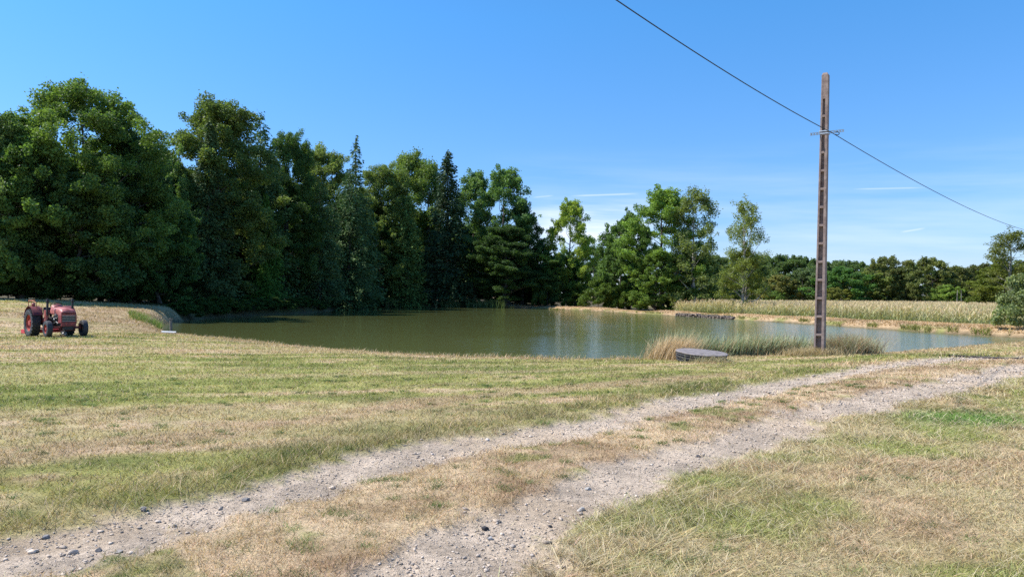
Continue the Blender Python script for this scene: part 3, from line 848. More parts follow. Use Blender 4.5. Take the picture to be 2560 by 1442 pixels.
tree('young', 662, 482, 87, 115, "small bright green conifer in front of the dark wood", tintc=(1.1, 1.25, .9), group=GW, name="young_conifer")
tree('young', 660, 640, 84, 75, "lowest bright green young conifer at the foot of the taller one", tintc=(1.2, 1.35, .9), group=GW, name="young_conifer")
tree('oakB', 798, 366, 118, 180, "pale yellowish tree crown left of the thin spiky spruce tip", tintc=(1.55, 1.35, 1.3), group=GW, name=B_)
tree('thinspruce', 886, 338, 112, 170, "spruce whose thin spiky tip stands above its neighbours", tintc=(1.0, 1.1, 1.0), group=GW, name="spruce_tree")
tree('fir', 800, 450, 100, 150, "grey green fir on the bank, its visible trunk left of the spiky spruce", tintc=(1.25, 1.3, 1.25), group=GW, name="fir_tree")
tree('fir', 872, 425, 108, 180, "broad grey green fir below the thin spiky tip", tintc=(1.05, 1.15, 1.05), group=GW, name="fir_tree", rz=2)
tree('oakB', 958, 408, 132, 150, "olive crown between the spiky spruce and the open-crowned tree", tintc=(1.3, 1.2, 1.0), group=GW, name=B_)
tree('open', 1025, 386, 146, 130, "open-crowned tree with sky showing through, left of the darkest spruce", tintc=(1.3, 1.25, 1.0), group=GW, name=B_)
tree('open', 1065, 410, 144, 110, "second open-crowned tree touching the darkest spruce", tintc=(1.2, 1.2, .9), group=GW, name=B_, rz=3)
tree('spruceB', 1018, 488, 130, 120, "pale green cone-shaped conifer in front of the open-crowned trees", tintc=(1.8, 1.75, 1.2), group=GW, name="conifer_tree")
tree('spruceB', 1117, 376, 133, 165, "darkest and most pointed spruce of the wood", tintc=(.62, .7, .8), group=GW, name="spruce_tree", rz=1.2)
tree('airy', 1185, 428, 140, 140, "light green poplar right behind the darkest spruce", tintc=(1.1, 1.2, 1.2), group=GW, name="poplar_tree")
tree('airy', 1258, 420, 135, 175, "tall green poplar, last high crown at the right end of the wood", tintc=(.95, 1.1, 1.05), group=GW, name="poplar_tree", rz=2.2)
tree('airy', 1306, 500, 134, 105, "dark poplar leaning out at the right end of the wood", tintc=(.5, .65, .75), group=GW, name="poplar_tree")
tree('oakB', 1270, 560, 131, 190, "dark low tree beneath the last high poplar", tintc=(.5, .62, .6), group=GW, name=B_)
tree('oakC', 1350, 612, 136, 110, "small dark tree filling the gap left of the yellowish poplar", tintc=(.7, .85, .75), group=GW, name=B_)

# deep wood behind the edge: seen only as darkness between the others
GD = "dark trees deep in the wood"
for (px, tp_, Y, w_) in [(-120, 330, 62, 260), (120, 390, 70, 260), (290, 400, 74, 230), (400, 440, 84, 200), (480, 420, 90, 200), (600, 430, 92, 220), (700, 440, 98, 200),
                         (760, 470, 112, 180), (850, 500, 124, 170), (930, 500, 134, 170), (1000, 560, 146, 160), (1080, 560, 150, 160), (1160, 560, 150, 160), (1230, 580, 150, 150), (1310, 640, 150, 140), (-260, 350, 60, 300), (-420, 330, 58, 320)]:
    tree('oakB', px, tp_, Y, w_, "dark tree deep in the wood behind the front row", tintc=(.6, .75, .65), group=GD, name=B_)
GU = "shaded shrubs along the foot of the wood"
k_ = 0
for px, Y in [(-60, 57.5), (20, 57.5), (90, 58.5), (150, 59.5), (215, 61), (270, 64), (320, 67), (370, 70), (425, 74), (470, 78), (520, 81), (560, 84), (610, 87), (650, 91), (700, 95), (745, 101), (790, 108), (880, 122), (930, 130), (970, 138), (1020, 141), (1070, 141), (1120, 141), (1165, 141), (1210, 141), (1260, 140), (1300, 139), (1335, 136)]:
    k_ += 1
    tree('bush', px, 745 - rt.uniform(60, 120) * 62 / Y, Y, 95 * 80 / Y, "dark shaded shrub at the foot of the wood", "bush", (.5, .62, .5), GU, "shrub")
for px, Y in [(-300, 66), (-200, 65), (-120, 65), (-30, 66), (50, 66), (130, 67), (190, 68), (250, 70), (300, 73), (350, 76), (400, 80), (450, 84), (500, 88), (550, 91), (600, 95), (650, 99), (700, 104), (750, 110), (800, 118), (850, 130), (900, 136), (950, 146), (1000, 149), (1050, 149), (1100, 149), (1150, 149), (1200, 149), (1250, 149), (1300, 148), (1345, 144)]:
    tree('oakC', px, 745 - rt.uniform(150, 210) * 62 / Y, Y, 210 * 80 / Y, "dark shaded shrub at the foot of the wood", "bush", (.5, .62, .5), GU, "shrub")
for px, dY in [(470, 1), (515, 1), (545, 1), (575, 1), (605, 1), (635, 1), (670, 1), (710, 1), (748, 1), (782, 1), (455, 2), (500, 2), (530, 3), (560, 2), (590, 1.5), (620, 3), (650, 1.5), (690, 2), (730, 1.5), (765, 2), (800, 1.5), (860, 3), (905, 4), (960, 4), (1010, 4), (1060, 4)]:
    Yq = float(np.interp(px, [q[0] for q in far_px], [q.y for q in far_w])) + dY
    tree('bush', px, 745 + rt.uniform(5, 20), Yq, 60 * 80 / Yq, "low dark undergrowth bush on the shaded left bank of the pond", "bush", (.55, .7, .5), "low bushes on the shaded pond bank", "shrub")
tree('bush', 825, 738, 113, 42, "sunlit yellow green bush on the tip of the bank, mirrored in the pond", "bush", (1.7, 1.5, 1.0), None, "bush")

# ------------------------------------------------------------ trees on the dam
GP = "trees beside the dam at the far end of the pond"
tree('airy', 1425, 500, 132, 125, "slender yellow green poplar standing alone right of the wood", tintc=(1.75, 1.6, 1.0), group=GP, name="poplar_tree")
tree('oakC', 1408, 640, 131, 100, "dark green tree at the foot of the slender yellow green poplar", tintc=(.8, .95, .7), group=GP, name=B_)
tree('oakC', 1442, 655, 134, 62, "small tree right of the yellow green poplar's trunk", tintc=(.9, 1.0, .75), group=GP, name=B_)
tree('oakC', 1572, 535, 124, 132, "dark oak leaning on the left side of the tallest poplar", tintc=(.85, 1.0, .95), group=GP, name="oak_tree")
tree('oakC', 1550, 600, 120, 105, "lower left dark tree of the group round the tallest poplar", tintc=(.8, .95, .9), group=GP, name=B_)
tree('airy', 1655, 470, 116, 200, "tallest poplar of the group by the dam, glossy green", "tree", (1.2, 1.3, .95), GP, "poplar_tree")
tree('birchB', 1738, 486, 112, 145, "pale open birch on the right side of the tallest poplar", "tree", (1.1, 1.15, 1.1), GP, "birch_tree")
tree('oakC', 1640, 620, 114, 130, "dark lower crown under the tallest poplar", tintc=(.95, 1.05, .75), group=GP, name=B_)
tree('oakC', 1730, 630, 116, 130, "shaded crown beneath the pale open birch", tintc=(.85, .95, .7), group=GP, name=B_)
tree('birch', 1860, 512, 92, 125, "solitary thin pale birch on the dam with bare twigs at its top", "tree", (1.15, 1.15, 1.0), GP, "birch_tree", lean=R(1))
tree('birchB', 1862, 625, 93, 105, "leafy young shoots round the trunk of the solitary birch", "bush", (1.2, 1.2, .6), None, "bush")
for px, tp_, w_, tc_, lb in [(1368, 690, 90, (.6, .75, .6), "dark bush left of the slender poplar's trunk"), (1495, 705, 90, (1.0, 1.1, .7), "rounded olive bush between the slender poplar and the dark oak"),
                          (1560, 715, 80, (1.1, 1.2, .7), "light green bush below the dark oak"), (1620, 728, 70, (.9, 1.1, .8), "low bush at the waterside under the tallest poplar"),
                          (1685, 735, 60, (.9, 1.0, .7), "low bush just left of the corn field's corner"), (1440, 715, 80, (.9, 1.0, .6), "bush under the slender yellow green poplar")]:
    tree('bush', px, tp_, 128 if px < 1450 else 117, w_, lb, "bush", tc_, "bushes along the dam", "bush")

# ------------------------------------------------------------ far wood behind the corn
GF = "trees lining the far side of the corn field"
far_list = [(1790, 640, 190, 120, (.65, .8, .7), "dark far tree between the pale open birch and the solitary birch"),
            (1880, 645, 200, 130, (.7, .85, .75), "far tree directly behind the solitary birch"),
            (1945, 688, 176, 90, (1.2, 1.0, .7), "yellow brown tree at the left of the corn field's far edge"),
            (1938, 728, 172, 45, (1.1, 1.35, .8), "small bright green bush in front of the yellow brown far tree"),
            (2005, 672, 178, 110, (.62, .75, .8), "bluish dark tree left of the concrete pole beyond the corn"),
            (2060, 660, 182, 110, (.7, .85, .75), "far tree half hidden by the concrete pole"),
            (2105, 668, 170, 120, (.55, .95, .6), "deep green round tree just right of the concrete pole"),
            (2085, 720, 166, 70, (1.1, 1.0, .6), "low olive bush at the foot of the deep green round tree"),
            (2165, 678, 174, 100, (1.0, 1.05, .7), "olive tree second to the right of the concrete pole"),
            (2215, 645, 176, 120, (.85, .82, .65), "highest brownish far tree, its flat top above the middle of the field"),
            (2262, 668, 172, 90, (.7, .72, .55), "dark brown green tree right of the flat-topped one"),
            (2325, 648, 176, 130, (.95, .92, .65), "broad olive brown far tree above the right half of the field"),
            (2385, 668, 178, 100, (.75, .72, .55), "dull brown tree right of the broad olive brown one"),
            (2450, 664, 180, 130, (.62, .6, .48), "dark reddish brown tree near the right end of the field"),
            (2366, 712, 165, 66, (1.1, 1.35, .7), "small bright green tree standing before the far wood"),
            (2500, 690, 150, 110, (1.2, 1.05, .6), "yellowish tree at the right end of the field"),
            (2620, 640, 150, 160, (.8, .85, .6), "tree beyond the right border behind the grey willow")]
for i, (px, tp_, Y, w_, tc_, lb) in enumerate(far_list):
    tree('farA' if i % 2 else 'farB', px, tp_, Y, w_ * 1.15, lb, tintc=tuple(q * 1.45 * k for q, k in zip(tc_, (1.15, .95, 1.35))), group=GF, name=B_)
GB = "distant trees on the skyline"
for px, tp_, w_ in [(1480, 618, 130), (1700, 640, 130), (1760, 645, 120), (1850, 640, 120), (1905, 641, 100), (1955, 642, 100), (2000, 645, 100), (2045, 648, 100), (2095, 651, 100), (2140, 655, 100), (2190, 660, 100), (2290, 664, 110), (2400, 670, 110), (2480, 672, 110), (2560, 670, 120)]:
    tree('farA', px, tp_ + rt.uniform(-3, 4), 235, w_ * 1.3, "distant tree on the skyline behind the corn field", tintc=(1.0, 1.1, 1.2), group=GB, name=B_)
tree('birch', 2535, 585, 118, 170, "sparse open tree with bare twigs at the right border", "tree", (1.1, 1.05, .8), None, "open_tree", rz=2.0)
tree('oakC', 2510, 655, 124, 150, "olive tree below the sparse one at the right border", "tree", (1.15, 1.05, .7), None, B_)
tree('bush', 2572, 695, 44.5, 165, "silvery grey willow bush on the bank at the right border", "bush", (2.0, 1.7, 2.5), None, "willow_bush")

for px, lean in ((2392, .03), (2404, -.02)):
    p = at(px, 765, 160); z0 = gz(p.x, 160)
    v, f = tube([(0, 0, 0), (lean * 2, 0, 2.2), (lean * 5, 0, 4.4)], [.11, .08, .04], 6)
    o = make_mesh("bare_trunk", v, f, M_BARKPALE, smooth=True); o.location = (p.x, 160, z0)
    tag(o, ("left" if px == 2392 else "right") + " one of two thin pale bare trunks before the far wood", "tree trunk", "thin pale bare trunks")

# ------------------------------------------------------------ corn field
rows = []
q0 = [p for (px, py), p in zip(far_px, far_w) if 1690 <= px <= 2560]
N = 60000
x = rng.uniform(12, 150, N); y = rng.uniform(60, 168, N)
u = x / y
dam_u = np.array([p.x / p.y for p in q0]); dam_r = np.array([p.xy.length for p in q0])
od = np.argsort(dam_u); edge = np.interp(u, dam_u[od], dam_r[od])
rr = np.hypot(x, y)
k = (u > .222) & (u < .80) & (rr > edge + 12.5) & (y < 162) & ((rr < edge + 26) | (rng.random(N) < .62))
x, y = x[k], y[k]
x = np.round((x + y * .3) / .75) * .75 - y * .3 + rng.normal(0, .06, len(x))
z = ground_z(x, y); n_ = len(x)
hh = rng.uniform(1.35, 1.92, n_)
parts = []
gl = np.array([.22, .28, .11]); sl = np.array([.55, .46, .26])
parts.append(blades(np.c_[x, y, z], hh, np.full(n_, .05), rng.uniform(0, 6.28, n_), rng.normal(0, .03, n_), rng.normal(0, .03, n_), 2, np.tile(gl, (n_, 1)), np.tile(sl, (n_, 1)), np.zeros(n_)))
for j in range(6):
    t0 = .15 + j * .13
    dry = np.clip(rng.normal(.10 + j * .15, .22, n_), 0, 1)[:, None]
    cc = (gl * (1 - dry) + sl * dry) * rng.uniform(.7, 1.35, (n_, 1))
    parts.append(blades(np.c_[x, y, z + hh * t0], rng.uniform(.35, .6, n_), np.full(n_, .075), rng.uniform(0, 6.28, n_), rng.uniform(.5, 1.0, n_), rng.uniform(.3, 1.0, n_), 2, cc, cc * 1.15))
for j in range(3):
    cc = np.array([.70, .54, .34]) * rng.uniform(.75, 1.25, (n_, 1))
    parts.append(blades(np.c_[x, y, z + hh * .93], rng.uniform(.2, .36, n_), np.full(n_, .045), rng.uniform(0, 6.28, n_), rng.uniform(0, .5, n_), rng.uniform(0, .4, n_), 1, cc, cc))
v, f, cc = join(parts)
o = make_mesh("corn", v, f, M_GRASS, np.clip(cc, .01, .9)); tag(o, "field of ripening maize, green below and straw coloured at the tassels, beyond the dam", "corn field", kind='stuff')
print('corn', n_)

# ------------------------------------------------------------ reeds and rank grass
def reeds(name, label, X, Yv, Z, hmin, hmax, w, cA, cB, lean=.25, curve=.4, cat="reeds", seg=4, az=None, dryf=.25, kind='stuff', dryc=(.50, .38, .2)):
    n_ = len(X)
    t = rng.random((n_, 1)); c1 = np.array(cA) * t + np.array(cB) * (1 - t)
    c1 *= rng.uniform(.65, 1.35, (n_, 1))
    d = rng.random(n_) < dryf; c1[d] = np.array(dryc) * rng.uniform(.6, 1.3, (d.sum(), 1))
    a_ = rng.uniform(0, 6.28, n_) if az is None else az + rng.normal(0, .6, n_)
    v, f, cc = blades(np.c_[X, Yv, Z], rng.uniform(hmin, hmax, n_), np.full(n_, w) * rng.uniform(.7, 1.3, n_), a_, rng.uniform(0, lean, n_), rng.uniform(0, curve, n_), seg, c1 * .85, c1 * 1.15, rng.uniform(0, 6.28, n_))
    o = make_mesh(name, v, f, M_GRASS, np.clip(cc, .01, .9)); tag(o, label, cat, kind=kind); return o
def along(pxs, Ys, n_, depth):
    px = rng.uniform(pxs[0], pxs[-1], n_); Yb = np.interp(px, pxs, Ys)
    Yv = Yb + rng.uniform(-.5, .5, n_) * np.interp(px, pxs, depth)
    return (px - 1280) / 1849.0 * Yv, Yv, px
X, Yv, px = along([1640, 1740, 1850, 2000, 2150], [24.0, 24.2, 24.3, 24.6, 25.2], 17000, [1.0, 1.4, 1.5, 1.6, .9])
cl = fbm(X / .55, Yv / .55, 111); hgt = .55 + .5 * vnoise(X / 1.1, Yv / 2, 113)
kk = cl + rng.random(len(X)) * .35 > .55
X, Yv = X[kk], Yv[kk]; Z = np.minimum(ground_z(X, Yv), ZW + .1)
hh_ = .55 + .42 * vnoise(X / 1.1, Yv / 2, 113)
n_ = len(X)
t = rng.random((n_, 1)); c1 = (np.array([.22, .28, .15]) * t + np.array([.42, .45, .28]) * (1 - t)) * rng.uniform(.65, 1.4, (n_, 1))
d = rng.random(n_) < .3; c1[d] = np.array([.46, .34, .2]) * rng.uniform(.5, 1.3, (d.sum(), 1))
v, f, cc = blades(np.c_[X, Yv, Z], hh_ * rng.uniform(.75, 1.35, n_), np.full(n_, .024) * rng.uniform(.7, 1.3, n_), rng.normal(.3, 1.2, n_), rng.uniform(0, .25, n_), rng.uniform(0, .45, n_), 4, c1 * .8, c1 * 1.2, rng.uniform(0, 6.28, n_))
o = make_mesh("reeds", v, f, M_GRASS, np.clip(cc, .01, .9)); tag(o, "grey green reeds in the water between the round stack and the pole", "reeds", kind='stuff')
# sparse clump right of the pole in open water
for px0, n0, lab in ((2160, 260, "small reed clump standing in open water right of the pole"),):
    p = at(px0, 882, 25.6)
    reeds("reed_clump", lab, p.x + rng.normal(0, .22, n0), p.y + rng.normal(0, .2, n0), np.full(n0, ZW - .05), .5, .95, .015, (.16, .2, .12), (.3, .32, .2), .2, .3, kind=None)
# straw tussock left of the round stack
p = at(1678, 893, 21.6); n0 = 2600
rs_ = rng.normal(0, .30, n0); 
o = reeds("straw_tussock", "tall straw coloured grass tussock at the left of the round stack", p.x + rs_, p.y + rng.normal(0, .25, n0), ground_z(p.x + rs_, np.full(n0, p.y)) - .02, .25, .82, .010, (.62, .45, .27), (.5, .36, .2), .5, .5, "grass tussock", az=.35, dryf=.1, kind=None)
p = at(1700, 880, 22.9); n0 = 900
reeds("reed_clump", "tall green reed clump behind the straw coloured tussock", p.x + rng.normal(0, .3, n0), p.y + rng.normal(0, .25, n0), np.full(n0, -.45), .75, 1.25, .016, (.2, .25, .14), (.3, .33, .2), .35, .45, kind=None, az=.5)
# dry grass at the pole's foot
p = at(2045, 890, 21.9); n0 = 2200
gx_ = p.x - .2 + rng.normal(0, .42, n0); gy_ = p.y + rng.normal(0, .18, n0)
reeds("dry_grass_tuft", "low dry straw grass round the foot of the concrete pole", gx_, gy_, ground_z(gx_, gy_) - .01, .1, .36, .010, (.55, .42, .25), (.45, .36, .2), .7, .6, "grass tuft", kind=None)
p = at(1640, 900, 20.9); n0 = 500
gx_ = at(1775, 905, 19.6).x + rng.normal(0, .35, n0); gy_ = 19.5 + rng.normal(0, .1, n0)
reeds("dry_grass_tuft", "wispy pale grass leaning against the front of the round stack", gx_, gy_, ground_z(gx_, gy_) - .01, .08, .3, .008, (.55, .45, .3), (.3, .32, .15), 1.0, .8, "grass tuft", kind=None)
# low bramble right of the pole
n0 = 4200; wx_ = at(2108, 885, 23.6)
gx_ = wx_.x + rng.normal(0, .38, n0); gy_ = 23.5 + rng.normal(0, .28, n0)
reeds("weed_clump", "tangled dull green and brown weeds at the water's edge right of the pole", gx_, gy_, np.minimum(ground_z(gx_, gy_), -.1) - .02, .25, .85, .013, (.30, .31, .18), (.46, .43, .29), .5, .9, "weeds", kind=None, dryf=.4, dryc=(.36, .24, .15))
n0 = 2500; px = rng.uniform(2060, 2200, n0); Yv = rng.normal(25.4, .5, n0); X = (px - 1280) / 1849 * Yv
reeds("thin_reeds", "thin pale reeds in open water continuing right of the pole", X, Yv, np.full(n0, ZW - .02), .45, .95, .014, (.24, .28, .17), (.38, .40, .28), .25, .5)
# cove reeds and far shore reeds
n0 = 2400; px = rng.uniform(325, 404, n0) ; Yv = np.interp(px, [325, 404], [48.5, 42.8]) + rng.normal(0, .9, n0); X = (px - 1280) / 1849 * Yv
reeds("green_reeds", "bright green rushes lining the small cove at the left end of the pond", X, Yv, ground_z(X, Yv) - .03, .12, .55, .022, (.13, .22, .04), (.24, .30, .07), .5, .6, dryf=.15)
n0 = 5000; px = rng.uniform(940, 1262, n0); pv = np.interp(px, [q[0] for q in far_px], [p.y for p in far_w]); Yv = pv + rng.normal(0, 1.0, n0) - .2
X = (px - 1280) / 1849 * Yv
kk = (fbm(px / 22, Yv * 0, 117) > .47) | (px > 1180)
reeds("far_reeds", "green reeds along the shaded far shore under the dark spruce", X[kk], Yv[kk], np.full(kk.sum(), ZW), .7, 1.9, .07, (.12, .18, .06), (.2, .27, .1), .2, .35, dryf=.1)
n0 = 5200; px = rng.uniform(1330, 2560, n0); pv = np.interp(px, [q[0] for q in far_px], [p.y for p in far_w]); Yv = pv + rng.uniform(-.1, .5, n0)
kk = fbm(px / 28, px * 0, 119) > .52; px, Yv = px[kk], Yv[kk]; X = (px - 1280) / 1849 * Yv
reeds("bank_sedge", "yellow green sedge tufts along the waterline of the dam", X, Yv, np.maximum(ground_z(X, Yv), ZW) - .03, .15, .4, .05, (.2, .24, .05), (.32, .3, .09), .6, .6, dryf=.3, cat="sedge")
# shaggy dry grass on the dam and left bank
n0 = 26000; px = rng.uniform(1290, 2600, n0); pv = np.interp(px, [q[0] for q in far_px], [p.y for p in far_w]); Yv = pv + rng.uniform(.3, 9, n0); X = (px - 1280) / 1849 * Yv
c_, _ = ground_col(X, Yv)
v, f, cc = blades(np.c_[X, Yv, ground_z(X, Yv) - .02], rng.uniform(.06, .2, n0), np.full(n0, .06), rng.uniform(0, 6.28, n0), rng.uniform(.2, 1.2, n0), rng.uniform(0, .8, n0), 2, c_ * rng.uniform(.65, 1.3, (n0, 1)), c_ * 1.2)
o = make_mesh("dam_grass", v, f, M_GRASS, np.clip(cc, .01, .9)); tag(o, "short dry tan grass on the dam at the far side of the pond", "grass", kind='stuff')

# ------------------------------------------------------------ bmesh helpers for made things
def obj_bm(name, bm, mat, parent=None, smooth=False, bevel=0, loc=None):
    bmesh.ops.recalc_face_normals(bm, faces=bm.faces[:])
    me = bpy.data.meshes.new(name); bm.to_mesh(me); bm.free()
    if smooth:
        me.polygons.foreach_set('use_smooth', [True] * len(me.polygons))
        try: me.set_sharp_from_angle(angle=R(40))
        except Exception: pass
    o = bpy.data.objects.new(name, me); col.objects.link(o); me.materials.append(mat)
    if parent: o.parent = parent
    if bevel:
        b_ = o.modifiers.new('bevel', 'BEVEL'); b_.width = bevel; b_.segments = 2; b_.limit_method = 'ANGLE'
    if loc: o.location = loc
    return o
def bx(bm, c, s, rot=None):
    M = Matrix.Translation(c)
    if rot: M = M @ Euler(rot).to_matrix().to_4x4()
    return bmesh.ops.create_cube(bm, size=1, matrix=M @ Matrix.Diagonal((*s, 1)))['verts']
def cyl(bm, p0, p1, r0, r1=None, seg=14, caps=True):
    p0, p1 = Vector(p0), Vector(p1); d = p1 - p0
    M = Matrix.Translation((p0 + p1) / 2) @ d.to_track_quat('Z', 'Y').to_matrix().to_4x4()
    bmesh.ops.create_cone(bm, cap_ends=caps, segments=seg, radius1=r0, radius2=r0 if r1 is None else r1, depth=d.length, matrix=M)
def path(bm, pts, r, seg=8):
    for a_, b_ in zip(pts[:-1], pts[1:]): cyl(bm, a_, b_, r, seg=seg)
    for p_ in pts[1:-1]: bmesh.ops.create_uvsphere(bm, u_segments=seg, v_segments=6, radius=r, matrix=Matrix.Translation(p_))
def lathe_y(bm, prof, cy, cen, seg=32, close=False):
    """prof list of (r, y) revolved round the y axis at cen"""
    rings = []
    for r_, yy in prof:
        rings.append([bm.verts.new((cen[0] + r_ * math.cos(a), cen[1] + yy, cen[2] + r_ * math.sin(a))) for a in [2 * math.pi * k / seg for k in range(seg)]])
    n_ = len(rings)
    for i in range(n_ if close else n_ - 1):
        A, B = rings[i], rings[(i + 1) % n_]
        for k in range(seg):
            bm.faces.new((A[k], A[(k + 1) % seg], B[(k + 1) % seg], B[k]))
def loft(bm, secs, cap=True):
    rings = [[bm.verts.new(p) for p in s] for s in secs]
    for A, B in zip(rings[:-1], rings[1:]):
        n_ = len(A)
        for k in range(n_): bm.faces.new((A[k], A[(k + 1) % n_], B[(k + 1) % n_], B[k]))
    if cap: bm.faces.new(rings[0]); bm.faces.new(rings[-1][::-1])

# ------------------------------------------------------------ concrete pole
M_CONC = simple("weathered_concrete", (0.31, 0.235, 0.205), .95, scale=6, c2=(0.19, 0.135, 0.12), bump=.5)
M_GALV = simple("galvanised_steel", (0.62, 0.64, 0.66), .4, .6, scale=30, var=.25)
M_CABLE = simple("black_cable", (0.02, 0.022, 0.025), .6)
PY = 22.0
pb = at(2049, 888, PY); pole_z = gz(pb.x, PY)
pole_top = at(2050, 186, PY).z
PH = pole_top - pole_z
pole = empty("concrete_pole", (pb.x, PY, pole_z - .02), 0)
pole.rotation_euler = (R(0), R(1.0), R(-34))
tag(pole, "tall weathered concrete utility pole with ladder-like recesses, at the water's edge", "utility pole")
bm = bmesh.new()
wa = lambda z: .29 - .10 * z / PH     # width of the recessed face (local x)
wb_ = lambda z: .27 - .08 * z / PH    # depth (local y)
def frust(bm, z0, z1, fx0, fx1, fy0, fy1):
    """fx, fy as functions of z giving bounds"""
    vs = []
    for z in (z0, z1):
        for (sx, sy) in ((fx0, fy0), (fx1, fy0), (fx1, fy1), (fx0, fy1)):
            vs.append(bm.verts.new((sx(z), sy(z), z)))
    q = vs
    for f_ in ((0, 1, 2, 3), (4, 7, 6, 5), (0, 4, 5, 1), (1, 5, 6, 2), (2, 6, 7, 3), (3, 7, 4, 0)): bm.faces.new([q[i] for i in f_])
def mark(z): return z
rz0 = .10; rz1 = PH * (1 - 60 / 700)
# two stiles, web
frust(bm, 0, PH - .03, lambda z: -wa(z) / 2, lambda z: -wa(z) / 2 + .055, lambda z: -wb_(z) / 2, lambda z: wb_(z) / 2)
frust(bm, 0, PH - .03, lambda z: wa(z) / 2 - .075, lambda z: wa(z) / 2, lambda z: -wb_(z) / 2, lambda z: wb_(z) / 2)
frust(bm, 0, PH - .05, lambda z: -wa(z) / 2 + .050, lambda z: wa(z) / 2 - .070, lambda z: -.015, lambda z: .015)
nr_ = 14
for k in range(nr_ + 1):
    zc = rz0 + (rz1 - rz0) * k / nr_
    hz = .036
    frust(bm, zc - hz, zc + hz, lambda z: -wa(z) / 2 + .050, lambda z: wa(z) / 2 - .070, lambda z: -wb_(z) / 2 + .004, lambda z: wb_(z) / 2 - .004)
frust(bm, rz1 + .03, PH - .035, lambda z: -wa(z) / 2 + .050, lambda z: wa(z) / 2 - .070, lambda z: -wb_(z) / 2 + .002, lambda z: wb_(z) / 2 - .002)
frust(bm, -.1, rz0 - .03, lambda z: -wa(z) / 2 + .050, lambda z: wa(z) / 2 - .070, lambda z: -wb_(z) / 2 + .002, lambda z: wb_(z) / 2 - .002)
frust(bm, PH - .033, PH + .03, lambda z: -wa(PH) / 2 + .01 + (z - PH + .03) * .3, lambda z: wa(PH) / 2 - .01 - (z - PH + .03) * .5, lambda z: -wb_(PH) / 2 + .01 + (z - PH + .03) * .3, lambda z: wb_(PH) / 2 - .01 - (z - PH + .03) * .3)
obj_bm("shaft", bm, M_CONC, pole, bevel=.008)
# bracket
zb = PH * (888 - 332) / 702.0
bm = bmesh.new()
W1, W2 = wa(zb), wb_(zb)
for dz in (-.035, .035):
    bx(bm, (0, -W2 / 2 - .012, zb + dz), (W1 + .06, .008, .03)); bx(bm, (0, W2 / 2 + .012, zb + dz), (W1 + .06, .008, .03))
    bx(bm, (-W1 / 2 - .012, 0, zb + dz), (.008, W2 + .03, .03)); bx(bm, (W1 / 2 + .012, 0, zb + dz), (.008, W2 + .03, .03))
obj_bm("clamp_band", bm, M_GALV, pole)
bm = bmesh.new()
ar = (0, 0, R(34 + 8))
ax_ = Matrix.Rotation(R(34 + 8), 3, 'Z')
def arm(t, off=0, dz=0): 
    v_ = ax_ @ Vector((t, off, 0)); return (v_.x, v_.y, zb + dz + .0)
for i in range(12):
    t0 = -.46 + i * .092
    if -.16 < t0 + .02 < .14: continue
    bx(bm, arm(t0 + .046 - .0, 0.0, t0 * .16), (.052, .012, .06), ar)
for dz in (-.03, .03):
    for t0, t1 in ((-.46, -.13), (.13, .62)):
        bx(bm, arm((t0 + t1) / 2, .001, dz + (t0 + t1) / 2 * .16), (t1 - t0, .016, .018), (0, -R(9), R(42)))
obj_bm("crossarm", bm, M_GALV, pole)
bm = bmesh.new()
hp = [Vector(arm(.40 + .07 * math.cos(a), -.01, -.05 + .045 * math.sin(a) + .05)) for a in [k * .7 - 2.4 for k in range(8)]]
path(bm, hp, .012, 6)
obj_bm("hook", bm, simple("dark_steel", (.1, .1, .11), .5, .7), pole)
# cable
cz = at(2078, 331, PY - .15)
def cab(p0, p1, sag, n_=24):
    return [p0.lerp(p1, i / n_) - Vector((0, 0, sag * 4 * (i / n_) * (1 - i / n_))) for i in range(n_ + 1)]
cA_ = at(1540, 0, 12.9)
extA = cA_ + (cA_ - cz) * 1.6
cB_ = at(2562, 575, 47.5)
extB = cB_ + (cB_ - cz) * .5
def through(p0, pm, p1):   # parabola-like path through three points
    out = []
    for i in range(41):
        t = i / 40
        out.append(p0 * ((t - .5) * (t - 1) / .5) + pm * (t * (1 - t) / .25) + p1 * (t * (t - .5) / .5))
    return out
midA = at(1830, 188, (PY + 12.9) / 2 - .6)
pA = [cz.lerp(cA_, i / 20) - Vector((0, 0, .10 * 4 * (i / 20) * (1 - i / 20))) for i in range(21)]
dA = (pA[-1] - pA[-2])
pA += [pA[-1] + dA * k + Vector((0, 0, .035 * k * k)) for k in range(1, 16)]  # unseen run out of view, bent upward so its shadow on the grass fades
pB = [cz.lerp(cB_, i / 24) - Vector((0, 0, .32 * 4 * (i / 24) * (1 - i / 24))) for i in range(25)]
dB = pB[-1] - pB[-2]; pB += [pB[-1] + dB * k + Vector((0, 0, .01 * k * k)) for k in range(1, 10)]
full = pA[::-1] + pB[1:]
v, f = tube([tuple(p_) for p_ in full], [.0115] * len(full), 6)
o = make_mesh("overhead_cable", v, f, M_CABLE, smooth=True); tag(o, "single black overhead cable slung past the concrete pole", "cable")

